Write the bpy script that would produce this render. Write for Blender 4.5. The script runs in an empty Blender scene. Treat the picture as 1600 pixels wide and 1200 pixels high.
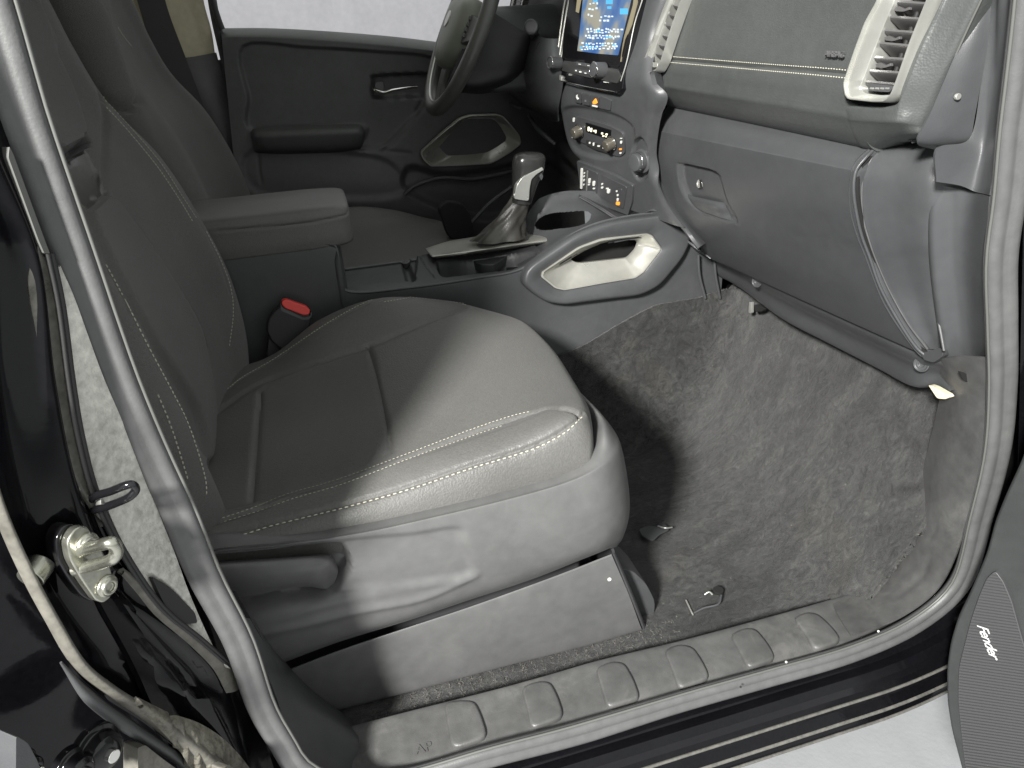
import bpy, bmesh, math, random
import numpy as np
from mathutils import Vector, Matrix
from mathutils.bvhtree import BVHTree
random.seed(7); np.random.seed(7)
S = bpy.context.scene
COL = S.collection

# ---------------------------------------------------------------- camera, world, lamps
FOC = 1100.0
def basis(vy, vx, f):
    Y = np.array([vy[0]-800., -(vy[1]-600.), -f]); Y /= np.linalg.norm(Y)
    X = np.array([vx[0]-800., -(vx[1]-600.), -f]); X -= Y*(X@Y); X /= np.linalg.norm(X)
    return np.array([X, Y, np.cross(X, Y)])
RW = basis((445, 35), (5000, -215), FOC)          # rows: world axes in camera space
CAM = np.array([0.55, -0.55, 0.88])
cd = bpy.data.cameras.new('camera'); cam = bpy.data.objects.new('camera', cd); COL.objects.link(cam)
cd.sensor_fit = 'HORIZONTAL'; cd.sensor_width = 36; cd.lens = 36*FOC/1600; cd.clip_start = .02; cd.clip_end = 200
m = Matrix(RW.tolist()).to_4x4(); m.translation = Vector(CAM); cam.matrix_world = m
S.camera = cam
S.render.resolution_x = 1024; S.render.resolution_y = 768
S.view_settings.view_transform = 'Standard'; S.view_settings.look = 'None'
S.view_settings.exposure = 0.0; S.view_settings.gamma = 1
W = bpy.data.worlds.new('World'); S.world = W; W.use_nodes = True
bg = W.node_tree.nodes['Background']; bg.inputs[0].default_value = (.97, 1, .985, 1); bg.inputs[1].default_value = .90
def area(name, loc, to, size, power, color):
    l = bpy.data.lights.new(name, 'AREA'); l.shape = 'DISK'; l.size = size; l.energy = power; l.color = color
    o = bpy.data.objects.new(name, l); COL.objects.link(o); o.location = loc
    o.rotation_euler = (Vector(to)-Vector(loc)).to_track_quat('-Z', 'Y').to_euler()
    return o
area('key_lamp', (-1.15, -2.05, 2.35), (.8, .3, .2), .46, 450, (1, .985, .95))
area('wall_fill', (1.5, 3.2, 3.2), (1.5, 7, .8), 1.5, 22, (.97, .96, 1))  # fill added out of view to brighten the back wall

# ---------------------------------------------------------------- pixel of the photograph -> point on a real plane
PLN = {}
def U(px, py, a, v=None):
    d = RW @ np.array([px-800., -(py-600.), -FOC])
    if a in ('x', 'y', 'z'):
        i = 'xyz'.index(a); t = (v-CAM[i])/d[i]
    else:
        p, n = PLN[a]; p = np.array(p); n = np.array(n)
        t = ((p-CAM)@n)/(d@n)
    return CAM+t*d
def Ul(pts, a, v=None): return [U(x, y, a, v) for x, y in pts]
def proj(P):
    q = (np.asarray(P)-CAM) @ RW
    return np.stack([800+FOC*q[..., 0]/-q[..., 2], 600-FOC*q[..., 1]/-q[..., 2]], -1)

# ---------------------------------------------------------------- materials
def mat(name, col, rough=.5, metal=0, spec=.5, coat=0, bump=None, mott=None, sheen=0, emit=None, bump2=None, col2=None, scuff=None):
    m = bpy.data.materials.new(name); m.use_nodes = True; nt = m.node_tree; b = nt.nodes['Principled BSDF']
    b.inputs['Base Color'].default_value = (*col, 1); b.inputs['Roughness'].default_value = rough
    b.inputs['Metallic'].default_value = metal; b.inputs['Specular IOR Level'].default_value = spec
    b.inputs['Coat Weight'].default_value = coat; b.inputs['Coat Roughness'].default_value = .06
    b.inputs['Sheen Weight'].default_value = sheen
    if emit: b.inputs['Emission Color'].default_value = (*emit[:3], 1); b.inputs['Emission Strength'].default_value = emit[3]
    tc = nt.nodes.new('ShaderNodeTexCoord')
    def noise(scale, det=3, vec=None, kind='ShaderNodeTexNoise'):
        n = nt.nodes.new(kind); n.inputs['Scale'].default_value = scale
        if kind == 'ShaderNodeTexNoise': n.inputs['Detail'].default_value = det
        nt.links.new(vec or tc.outputs['Object'], n.inputs['Vector']); return n
    if mott:                                            # (scale, strength, scale2)
        a = noise(mott[0], 4); c = noise(mott[2], 6)
        ad = nt.nodes.new('ShaderNodeMath'); ad.operation = 'ADD'
        nt.links.new(a.outputs[0], ad.inputs[0]); nt.links.new(c.outputs[0], ad.inputs[1])
        mr = nt.nodes.new('ShaderNodeMapRange'); mr.inputs[1].default_value = .65; mr.inputs[2].default_value = 1.35
        nt.links.new(ad.outputs[0], mr.inputs[0])
        mx = nt.nodes.new('ShaderNodeMix'); mx.data_type = 'RGBA'
        lo = tuple(c_*(1-mott[1]) for c_ in col); hi = col2 or tuple(min(1, c_*(1+mott[1])) for c_ in col)
        mx.inputs[6].default_value = (*lo, 1); mx.inputs[7].default_value = (*hi, 1)
        nt.links.new(mr.outputs[0], mx.inputs[0]); nt.links.new(mx.outputs[2], b.inputs['Base Color'])
        rr = nt.nodes.new('ShaderNodeMapRange'); rr.inputs[1].default_value = .3; rr.inputs[2].default_value = .7
        rr.inputs[3].default_value = max(0, rough-.08); rr.inputs[4].default_value = min(1, rough+.1)
        nt.links.new(a.outputs[0], rr.inputs[0]); nt.links.new(rr.outputs[0], b.inputs['Roughness'])
    if scuff:                                           # (scale, amount): handling marks and dust with shapes of their own
        s1 = noise(scuff[0], 9); s1.inputs['Roughness'].default_value = .75; s1.inputs['Distortion'].default_value = 1.2
        s2 = noise(scuff[0]*.23, 3)
        mu = nt.nodes.new('ShaderNodeMath'); mu.operation = 'MULTIPLY'; nt.links.new(s1.outputs[0], mu.inputs[0]); nt.links.new(s2.outputs[0], mu.inputs[1])
        m3 = nt.nodes.new('ShaderNodeMapRange'); m3.inputs[1].default_value = .29; m3.inputs[2].default_value = .42; m3.inputs[4].default_value = scuff[1]
        nt.links.new(mu.outputs[0], m3.inputs[0])
        m4 = nt.nodes.new('ShaderNodeMix'); m4.data_type = 'RGBA'; src = b.inputs['Base Color'].links
        if src: nt.links.new(src[0].from_socket, m4.inputs[6])
        else: m4.inputs[6].default_value = (*col, 1)
        m4.inputs[7].default_value = (.17, .168, .158, 1)
        nt.links.new(m3.outputs[0], m4.inputs[0]); nt.links.new(m4.outputs[2], b.inputs['Base Color'])
    last = None
    for bp in (bump, bump2):
        if bp:
            kind = {'n': 'ShaderNodeTexNoise', 'v': 'ShaderNodeTexVoronoi'}[bp[0]]
            n = noise(bp[1], 3, None, kind)
            bu = nt.nodes.new('ShaderNodeBump'); bu.inputs['Strength'].default_value = bp[2]; bu.inputs['Distance'].default_value = bp[3]
            nt.links.new(n.outputs[0], bu.inputs['Height'])
            if last: nt.links.new(last.outputs[0], bu.inputs['Normal'])
            nt.links.new(bu.outputs[0], b.inputs['Normal']); last = bu
    return m
M = {}
M['plastic'] = mat('charcoal_plastic', (.058, .0595, .0625), .38, spec=.5, bump=('n', 900, .3, .0007), mott=(9, .08, 60), scuff=(16, .07))
M['plastic_dark'] = mat('dark_plastic', (.050, .051, .053), .42, bump=('n', 900, .25, .0006), mott=(9, .1, 60))
M['plastic_mid'] = mat('seat_trim_plastic', (.098, .098, .098), .36, bump=('n', 1100, .3, .0007), mott=(7, .14, 50), scuff=(14, .16))
M['dash'] = mat('dash_skin', (.064, .068, .0665), .42, bump=('v', 420, .3, .0007), mott=(8, .1, 70))
M['fabric'] = mat('seat_cloth', (.088, .087, .083), .85, sheen=.15, bump=('n', 1100, .9, .002), mott=(5, .34, 520), bump2=('v', 700, .4, .001))
M['vinyl'] = mat('seat_vinyl', (.094, .093, .088), .52, sheen=.05, bump=('v', 420, .4, .0009), mott=(6, .16, 260), bump2=('n', 60, .12, .002))
M['thread'] = mat('thread', (.42, .40, .33), .7)
M['silver'] = mat('satin_silver', (.50, .50, .465), .32, metal=.65, bump=('n', 1500, .1, .0003), mott=(12, .06, 80))
M['chrome'] = mat('chrome', (.75, .75, .72), .12, metal=1)
M['zinc'] = mat('zinc_plated_steel', (.40, .40, .345), .24, metal=.92, bump=('n', 300, .2, .0006), mott=(30, .2, 150))
M['paint'] = mat('black_paint', (.004, .004, .005), .10, coat=.12, spec=.2, bump=('n', 60, .12, .0015), mott=(14, .3, 200))
M['jamb'] = mat('floor_reflection_paint', (.52, .515, .47), .42, coat=.3, bump=('n', 130, .7, .004), bump2=('v', 60, .25, .002), mott=(22, .35, 160))  # pale grey stands for the floor mirrored in the black paint
M['rubber'] = mat('seal_rubber', (.090, .091, .091), .46, spec=.5, bump=('n', 500, .3, .0007), mott=(5, .18, 70), scuff=(22, .12))
M['rubber_black'] = mat('black_rubber', (.02, .02, .02), .6)
M['dusty_rubber'] = mat('dusty_rubber', (.105, .10, .085), .6, bump=('n', 140, .4, .002), mott=(25, .35, 120))
M['beige'] = mat('beige_trim', (.50, .46, .32), .6, mott=(6, .15, 60), bump=('n', 500, .2, .0006))
M['belt'] = mat('belt_webbing', (.04, .04, .04), .7, bump=('n', 700, .5, .001))
M['gloss'] = mat('piano_black', (.006, .006, .007), .09, spec=.5, mott=(5, .2, 50))
M['gap'] = mat('shadow_gap', (.006, .006, .006), .9)  # near-black for shade inside cavities and slots, own black on small parts
M['red'] = mat('red_release_button', (.75, .05, .04), .35)
M['white'] = mat('printed_white', (.7, .7, .66), .5)
M['orange'] = mat('lit_orange', (.8, .25, .03), .5, emit=(1, .3, .03, .9))
M['amber'] = mat('lit_display', (.6, .58, .4), .5, emit=(1, .95, .7, 1.0))
M['foam'] = mat('cream_foam', (.62, .58, .42), .8, bump=('n', 300, .5, .001))
M['knob'] = mat('smoked_knob', (.12, .11, .09), .2, metal=.4)
M['boot'] = mat('leatherette_boot', (.05, .048, .042), .38, bump=('v', 350, .3, .0006), mott=(20, .15, 90))
M['vane'] = mat('vent_vane', (.085, .082, .082), .34, mott=(15, .1, 90))
M['wheel'] = mat('wheel_leather', (.075, .077, .068), .38, bump=('v', 500, .25, .0005), mott=(10, .12, 90))
M['wheel_hub'] = mat('wheel_cover', (.17, .18, .145), .5, bump=('v', 500, .25, .0005))

def carpet_mat():
    m = bpy.data.materials.new('carpet'); m.use_nodes = True; nt = m.node_tree; b = nt.nodes['Principled BSDF']
    b.inputs['Roughness'].default_value = .95; b.inputs['Specular IOR Level'].default_value = .15; b.inputs['Sheen Weight'].default_value = .2
    tc = nt.nodes.new('ShaderNodeTexCoord')
    def nz(scale, det, rough=.6, dist=0, st=(1, 1, 1)):
        mp = nt.nodes.new('ShaderNodeMapping'); mp.inputs['Scale'].default_value = st; mp.inputs['Rotation'].default_value = (0, 0, .5)
        nt.links.new(tc.outputs['Object'], mp.inputs[0])
        n = nt.nodes.new('ShaderNodeTexNoise'); n.inputs['Scale'].default_value = scale; n.inputs['Detail'].default_value = det
        n.inputs['Roughness'].default_value = rough; n.inputs['Distortion'].default_value = dist
        nt.links.new(mp.outputs[0], n.inputs['Vector']); return n
    big = nz(5, 6, .62, 2.2, (1, 1.7, 1)); mid = nz(38, 8, .72, 1.5, (1, 1.8, 1)); fib = nz(420, 4, .7, 2.0); yel = nz(5.3, 4, .6, .6)
    def ramp(src, p0, c0, p1, c1):
        r = nt.nodes.new('ShaderNodeValToRGB'); r.color_ramp.elements[0].position = p0; r.color_ramp.elements[0].color = (*c0, 1)
        r.color_ramp.elements[1].position = p1; r.color_ramp.elements[1].color = (*c1, 1)
        nt.links.new(src.outputs[0], r.inputs[0]); return r
    a = ramp(big, .32, (.014, .014, .015), .70, (.048, .048, .047))
    c = ramp(mid, .38, (.50, .50, .50), .70, (2.0, 2.0, 1.95))
    f = ramp(fib, .3, (.5, .5, .5), .72, (1.7, 1.7, 1.7))
    y = ramp(yel, .60, (1, 1, 1), .74, (1.22, 1.18, 1.04))
    def mul(p, q):
        x = nt.nodes.new('ShaderNodeMix'); x.data_type = 'RGBA'; x.blend_type = 'MULTIPLY'; x.inputs[0].default_value = 1
        nt.links.new(p, x.inputs[6]); nt.links.new(q, x.inputs[7]); return x.outputs[2]
    o = mul(mul(mul(a.outputs[0], c.outputs[0]), f.outputs[0]), y.outputs[0])
    nt.links.new(o, b.inputs['Base Color'])
    bu = nt.nodes.new('ShaderNodeBump'); bu.inputs['Strength'].default_value = .9; bu.inputs['Distance'].default_value = .004
    nt.links.new(fib.outputs[0], bu.inputs['Height'])
    b2 = nt.nodes.new('ShaderNodeBump'); b2.inputs['Strength'].default_value = .35; b2.inputs['Distance'].default_value = .012
    nt.links.new(mid.outputs[0], b2.inputs['Height']); nt.links.new(bu.outputs[0], b2.inputs['Normal'])
    nt.links.new(b2.outputs[0], b.inputs['Normal'])
    return m
M['carpet'] = carpet_mat()
M['fibre'] = mat('carpet_fibre', (.11, .108, .10), .9)

# ---------------------------------------------------------------- object helpers
def empty(name, loc, label, cat, group=None):
    o = bpy.data.objects.new(name, None); COL.objects.link(o); o.location = loc; o.empty_display_size = .05
    o['label'] = label; o['category'] = cat
    if group: o['group'] = group
    return o
def link(name, me, mt, parent=None, kind=None, label=None):
    o = bpy.data.objects.new(name, me); COL.objects.link(o)
    if mt is not None: me.materials.append(M[mt])
    if parent is not None:
        o.parent = parent
        r = parent; off = Vector()
        while r is not None: off += r.location; r = r.parent
        me.transform(Matrix.Translation(-off))
    if kind: o['kind'] = kind
    if label: o['label'] = label
    return o
def smooth(me, ang=40):
    me.polygons.foreach_set('use_smooth', [True]*len(me.polygons))
    me.set_sharp_from_angle(angle=math.radians(ang))
def mesh(name, V, F, ang=40):
    me = bpy.data.meshes.new(name); me.from_pydata([tuple(map(float, v)) for v in V], [], F); me.update()
    bm = bmesh.new(); bm.from_mesh(me); bmesh.ops.recalc_face_normals(bm, faces=bm.faces); bm.to_mesh(me); bm.free()
    smooth(me, ang); return me
def cr(pts, n=8, closed=False):
    P = np.array(pts, float); out = []; N = len(P)
    rng = N if closed else N-1
    for i in range(rng):
        if closed: a, b, c, d = P[i-1], P[i], P[(i+1) % N], P[(i+2) % N]
        else:
            b, c = P[i], P[i+1]
            a = P[i-1] if i > 0 else 2*b-c
            d = P[i+2] if i+2 < N else 2*c-b
        t = (np.arange(n)/n)[:, None]
        out.append(.5*((2*b)+(-a+c)*t+(2*a-5*b+4*c-d)*t**2+(-a+3*b-3*c+d)*t**3))
    if not closed: out.append(P[-1:])
    return np.concatenate(out)
def resample(P, n, closed=False):
    P = np.asarray(P, float)
    if closed: P = np.vstack([P, P[:1]])
    L = np.r_[0, np.cumsum(np.linalg.norm(np.diff(P, axis=0), axis=1))]
    t = np.linspace(0, L[-1], n+1)[:-1] if closed else np.linspace(0, L[-1], n)
    return np.stack([np.interp(t, L, P[:, k]) for k in range(P.shape[1])], -1)
def netgrid(ctrl, nu, nv):
    C = np.array(ctrl, float)
    A = np.stack([cr(C[:, j], nu) for j in range(C.shape[1])], 1)
    return np.stack([cr(A[i], nv) for i in range(A.shape[0])], 0)
def gnorm(G):
    du = np.gradient(G, axis=0); dv = np.gradient(G, axis=1)
    n = np.cross(du, dv); n /= np.maximum(np.linalg.norm(n, axis=2, keepdims=True), 1e-9)
    if ((CAM-G)*n).sum() < 0: n = -n
    return n
_BV = {}
def bvh(G):
    k = id(G)
    if k not in _BV:
        nu, nv = G.shape[:2]; ix = np.arange(nu*nv).reshape(nu, nv)
        F = np.stack([ix[:-1, :-1], ix[1:, :-1], ix[1:, 1:], ix[:-1, 1:]], -1).reshape(-1, 4)
        _BV[k] = (BVHTree.FromPolygons(G.reshape(-1, 3).tolist(), F.tolist()), G)
    return _BV[k][0]
def hit(G, px, py):
    d = RW @ np.array([px-800., -(py-600.), -FOC]); d /= np.linalg.norm(d)
    h = bvh(G).ray_cast(Vector(CAM), Vector(d), 20)
    return None if h[0] is None else np.array(h[0])
def pick(G, px, py):
    h = hit(G, px, py)
    if h is not None: return h
    d = RW @ np.array([px-800., -(py-600.), -FOC]); d /= np.linalg.norm(d)
    v = G.reshape(-1, 3)-CAM; t = v@d; r = np.linalg.norm(v-t[:, None]*d, axis=1)
    c = np.where(r < max(r.min()*1.6, .004))[0]
    return G.reshape(-1, 3)[c[np.argmin(t[c])]]
def pickline(G, pts, n=6):
    L = [hit(G, *p) for p in cr(pts, n)]; L = [p for p in L if p is not None]
    return np.array(L) if len(L) > 1 else np.array([pick(G, *p) for p in cr(pts, n)])
def mindist(P, L):
    L = resample(L, max(2, int(np.linalg.norm(np.diff(L, axis=0), axis=1).sum()/.002)+2)) if len(L) > 1 else L
    out = np.full(len(P), 9.)
    for k in range(0, len(L), 32):
        out = np.minimum(out, np.linalg.norm(P[:, None]-L[None, k:k+32], axis=2).min(1))
    return out
def polysd(Q, poly):
    poly = np.array(poly, float); ins = np.zeros(len(Q), bool); d = np.full(len(Q), 1e9)
    for i in range(len(poly)):
        a = poly[i]; b = poly[(i+1) % len(poly)]
        c = ((a[1] > Q[:, 1]) != (b[1] > Q[:, 1]))
        with np.errstate(divide='ignore', invalid='ignore'):
            xi = (b[0]-a[0])*(Q[:, 1]-a[1])/(b[1]-a[1])+a[0]
        ins ^= c & (Q[:, 0] < xi)
        ab = b-a; t = np.clip(((Q-a)@ab)/max(ab@ab, 1e-9), 0, 1)
        d = np.minimum(d, np.linalg.norm(Q-a-t[:, None]*ab, axis=1))
    return np.where(ins, d, -d)
def carve(G, grooves=(), dents=(), pucker=0):
    N = gnorm(G); sh = G.shape[:2]; D = np.zeros(sh[0]*sh[1]); P = G.reshape(-1, 3)
    for line, dep, w in grooves:
        L = pickline(G, line); dd = mindist(P, L); D -= dep*np.exp(-(dd/w)**2)
        if pucker:
            near = dd < .02; Lr = resample(L, max(8, int(np.linalg.norm(np.diff(L, axis=0), axis=1).sum()/.003))); s_ = np.zeros(len(P))
            q = P[near]; s_[near] = ((q[:, None]-Lr[None])**2).sum(2).argmin(1)*.003
            D += pucker*(np.sin(s_*420)+.6*np.sin(s_*171+1)+.5*np.sin(s_*733+2))*np.exp(-((dd-.005)/.006)**2)*near
    if dents:
        Q = proj(P)
        for poly, dep, soft in dents:
            s = polysd(Q, cr(poly, 5, True)); t = np.clip(s/soft+.5, 0, 1); D -= dep*(t*t*(3-2*t))
    return G+N*D.reshape(sh)[..., None]
def gridmesh(name, G, thick=.004, ang=50, closed_v=False):
    nu, nv = G.shape[:2]; N = gnorm(G); V = [G.reshape(-1, 3)]
    idx = np.arange(nu*nv).reshape(nu, nv)
    F = np.stack([idx[:-1, :-1], idx[1:, :-1], idx[1:, 1:], idx[:-1, 1:]], -1).reshape(-1, 4)
    Fs = [F]
    if thick:                                            # a coarse real back and rim
        B = (G-N*thick).reshape(-1, 3); V.append(B); o = nu*nv
        Fs.append(F[:, ::-1]+o)
        rim = np.r_[idx[0, :], idx[1:, -1], idx[-1, -2::-1], idx[-2:0:-1, 0]]
        r2 = np.roll(rim, -1); Fs.append(np.stack([rim, rim+o, r2+o, r2], -1))
    V = np.vstack(V); F = np.vstack(Fs)
    me = bpy.data.meshes.new(name); me.vertices.add(len(V)); me.vertices.foreach_set('co', V.astype(np.float32).ravel())
    me.loops.add(F.size); me.loops.foreach_set('vertex_index', F.astype(np.int32).ravel())
    me.polygons.add(len(F)); me.polygons.foreach_set('loop_start', np.arange(0, F.size, 4, dtype=np.int32))
    me.update(calc_edges=True); me.validate()
    bm = bmesh.new(); bm.from_mesh(me); bmesh.ops.recalc_face_normals(bm, faces=bm.faces); bm.to_mesh(me); bm.free()
    smooth(me, ang); return me
def sheet(name, ctrl, mt, parent=None, nu=8, nv=8, thick=.004, grooves=(), dents=(), kind=None, label=None, ang=50, zones=(), pucker=0, holes=()):
    G = carve(netgrid(ctrl, nu, nv), grooves, dents, pucker)
    o = link(name, gridmesh(name, G, thick, ang), mt, parent, kind, label)
    for poly in holes:
        off = Vector(); r = parent
        while r is not None: off += r.location; r = r.parent
        bm = bmesh.new(); bm.from_mesh(o.data); fs = list(bm.faces); c = np.array([f.calc_center_median()[:] for f in fs])+np.array(off)
        kill = polysd(proj(c), poly) > 0; bmesh.ops.delete(bm, geom=[f for f, k in zip(fs, kill) if k], context='FACES'); bm.to_mesh(o.data); bm.free()
    for poly, zm in zones:
        o.data.materials.append(M[zm]); k = len(o.data.materials)-1; off = Vector(); r = parent
        while r is not None: off += r.location; r = r.parent
        n_ = len(o.data.polygons); c = np.empty(n_*3); o.data.polygons.foreach_get('center', c); c = c.reshape(-1, 3)+np.array(off)
        ix = np.zeros(n_, np.int32); o.data.polygons.foreach_get('material_index', ix); ix[polysd(proj(c), poly) > 0] = k; o.data.polygons.foreach_set('material_index', ix)
    return o, G
def loft(name, loops, mt, parent=None, cap=(True, True), closed=True, ang=35, bevel=0, label=None, kind=None):
    n = len(loops[0]); V = np.vstack([np.asarray(l) for l in loops]); F = []
    for k in range(len(loops)-1):
        for i in range(n if closed else n-1):
            j = (i+1) % n; F.append((k*n+i, k*n+j, (k+1)*n+j, (k+1)*n+i))
    if closed and cap[0]: F.append(tuple(range(n))[::-1])
    if closed and cap[1]: F.append(tuple((len(loops)-1)*n+i for i in range(n)))
    o = link(name, mesh(name, V, F, ang), mt, parent, kind, label)
    if bevel:
        b = o.modifiers.new('bevel', 'BEVEL'); b.width = bevel; b.segments = 3; b.limit_method = 'ANGLE'; b.angle_limit = math.radians(35)
        b.harden_normals = True
    return o
def rounded(pts, r=.25, k=4):
    """round the corners of a closed polygon; r = fraction of the shorter adjoining edge"""
    P = np.array(pts, float); out = []; N = len(P)
    for i in range(N):
        a, b, c = P[i-1], P[i], P[(i+1) % N]
        L = r*min(np.linalg.norm(a-b), np.linalg.norm(c-b))
        p = b+(a-b)/max(np.linalg.norm(a-b), 1e-9)*L; q = b+(c-b)/max(np.linalg.norm(c-b), 1e-9)*L
        for t in np.linspace(0, 1, k): out.append((1-t)**2*p+2*t*(1-t)*b+t*t*q)
    return np.array(out)
def nrm(v): v = np.array(v, float); return v/np.linalg.norm(v)
def plane_n(pl):
    if pl in PLN: n = nrm(PLN[pl][1])
    else: n = np.eye(3)['xyz'.index(pl)]
    return n
def plate(name, px, pl, v=None, up=.004, down=.004, mt='plastic', parent=None, r=.25, bev=.0015, label=None, kind=None, k=4):
    """outline traced on its own plane, given real thickness up (towards the viewer) and down"""
    P = np.array(Ul(px, pl, v)); n = plane_n(pl)
    if (CAM-P[0])@n < 0: n = -n
    if r: P = rounded(P, r, k)
    return loft(name, [P+n*up, P-n*down], mt, parent, bevel=bev, label=label, kind=kind)
def ring(name, outer, inner, pl, vo=None, vi=None, lip=.006, mt='silver', parent=None, n=96, r=.3, edge=.004, back=.004, label=None):
    """frame between two traced outlines: proud outer lip, funnel down to the inner outline"""
    A = resample(rounded(Ul(outer, pl, vo), r, 5), n, True); B = resample(rounded(Ul(inner, pl, vi), r, 5), n, True)
    s = np.argmin(np.linalg.norm(B-A[0], axis=1)); B = np.roll(B, -s, 0)
    nn = plane_n(pl)
    if (CAM-A[0])@nn < 0: nn = -nn
    c = A.mean(0)
    inn = lambda P, w: P+(c-P)/np.linalg.norm(c-P, axis=1, keepdims=True)*w
    loops = [A-nn*.012, A+nn*lip*.6, inn(A, edge*.4)+nn*lip, inn(A, edge)+nn*lip, inn(A, edge*1.5)+nn*lip*.5, inn(B, -.002)+nn*.001, B, B-nn*back]
    return loft(name, loops, mt, parent, cap=(False, False), ang=50, label=label)
def tube(name, pts, r, mt, parent=None, seg=10, n=6, closed=False, label=None, flat=None, kind=None):
    P = cr(pts, n, closed) if n else np.array(pts, float); N = len(P)
    R = np.full(N, r) if np.isscalar(r) else np.interp(np.linspace(0, 1, N), np.linspace(0, 1, len(r)), r)
    T = np.gradient(P, axis=0) if not closed else np.roll(P, -1, 0)-np.roll(P, 1, 0)
    T /= np.linalg.norm(T, axis=1, keepdims=True)
    up = nrm(np.cross(T[0], [.3, .5, .81])); loops = []
    for i in range(N):
        up = nrm(up-T[i]*(up@T[i])); s = np.cross(T[i], up)
        fa = flat or (1, 1)
        loops.append([P[i]+R[i]*(math.cos(a)*up*fa[0]+math.sin(a)*s*fa[1]) for a in np.linspace(0, 2*math.pi, seg, endpoint=False)])
    if closed: loops.append(loops[0])
    return loft(name, loops, mt, parent, cap=(not closed, not closed), ang=60, label=label, kind=kind)
def sweep(name, path, prof, nrmdir, mt, parent=None, label=None, scale=None, cap=True):
    """profile (a, b): a along the in-plane side direction, b along nrmdir"""
    P = np.array(path, float); N = len(P); T = np.gradient(P, axis=0); T /= np.linalg.norm(T, axis=1, keepdims=True)
    nd = np.array(nrmdir, float); loops = []
    for i in range(N):
        side = nrm(np.cross(T[i], nd)); b = nrm(np.cross(side, T[i])); s = 1 if scale is None else scale[i]
        loops.append([P[i]+s*(side*a+b*c) for a, c in prof])
    return loft(name, loops, mt, parent, cap=(cap, cap), ang=55, label=label)
def cyl(name, c, axis, r, h, mt, parent=None, seg=28, r2=None, bev=.001, label=None, prof=None):
    c = np.array(c, float); a = nrm(axis); u = nrm(np.cross(a, [.2, .3, .9] if abs(a[2]) < .9 else [1, 0, 0])); w = np.cross(a, u)
    loops = []
    for rr, hh in (prof or [(r, 0), (r if r2 is None else r2, h)]):
        loops.append([c+a*hh+rr*(math.cos(t)*u+math.sin(t)*w) for t in np.linspace(0, 2*math.pi, seg, endpoint=False)])
    return loft(name, loops, mt, parent, bevel=bev, ang=35, label=label)
def stitches(name, G, line, parent, ln=.0042, gap=.0024, r=.00055, lift=.0006, mt='thread', label=None):
    L = pickline(G, line, 8); keep = [0]
    for i in range(1, len(L)):
        if np.linalg.norm(L[i]-L[keep[-1]]) > .006: keep.append(i)
    L = cr(L[keep], 4) if len(keep) > 2 else L
    tot = np.linalg.norm(np.diff(L, axis=0), axis=1).sum(); n = max(2, int(tot/(ln+gap)))
    Q = resample(L, n*2); N = gnorm(G).reshape(-1, 3); GP = G.reshape(-1, 3); V = []; F = []
    for i in range(n):
        a, b = Q[2*i], Q[2*i+1]; m_ = (a+b)/2; k = np.argmin(((GP-m_)**2).sum(1)); nn = N[k]
        m_ = m_ + nn*lift; d = nrm(b-a); s = nrm(np.cross(d, nn)); o = len(V)
        h = ln/2
        for t, q in ((-h, .35), (-h*.6, 1), (h*.6, 1), (h, .35)):
            for x, y in ((-1, 0), (-.6, .9), (.6, .9), (1, 0)):
                V.append(m_+d*t+s*x*r*1.5*q+nn*y*r*1.6*q)
        for j in range(3):
            for e in range(3): F.append((o+j*4+e, o+j*4+e+1, o+j*4+5+e, o+j*4+4+e))
        F.append((o, o+1, o+2, o+3)); F.append((o+12, o+13, o+14, o+15))
    return link(name, mesh(name, V, F, 80), mt, parent, 'stuff', label)
def text(name, body, c, right, up, size, mt, parent=None, extrude=.0004, shear=0, kind=None, font=None, label=None, space=1):
    cu = bpy.data.curves.new(name, 'FONT'); cu.body = body; cu.size = size; cu.extrude = extrude; cu.align_x = 'CENTER'; cu.align_y = 'CENTER'
    cu.shear = shear; cu.space_character = space; cu.resolution_u = 3
    t = bpy.data.objects.new(name+'_tmp', cu); COL.objects.link(t); dg = bpy.context.evaluated_depsgraph_get()
    me = bpy.data.meshes.new_from_object(t.evaluated_get(dg)); bpy.data.objects.remove(t)
    r = nrm(right); u = np.array(up, float); u = nrm(u-r*(u@r)); n = np.cross(r, u)
    m_ = Matrix(np.stack([r, u, n], 1).tolist()).to_4x4(); m_.translation = Vector(c); me.transform(m_); me.materials.clear()
    me.name = name
    return link(name, me, mt, parent, kind, label)
def box(name, lo, hi, mt, parent=None, bev=.004, label=None, kind=None):
    (x0, y0, z0), (x1, y1, z1) = lo, hi
    return loft(name, [[(x0, y0, z), (x1, y0, z), (x1, y1, z), (x0, y1, z)] for z in (z0, z1)], mt, parent, bevel=bev, label=label, kind=kind)

# ================================================================= THE SETTING
def concrete(name, col, s):
    m = mat(name, col, .75, mott=(s, .09, 17), bump=('n', 90, .25, .003)); return m
M['floor'] = concrete('pale_concrete', (.285, .29, .30), 2.2)
M['wall'] = concrete('pale_wall', (.45, .445, .465), 3.0)
box('garage_floor', (-8, -8, -.66), (10, 9, -.60), 'floor', bev=0, kind='structure')
box('garage_wall', (-8, 7, -.60), (10, 7.1, 4), 'wall', bev=0, kind='structure')
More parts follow.
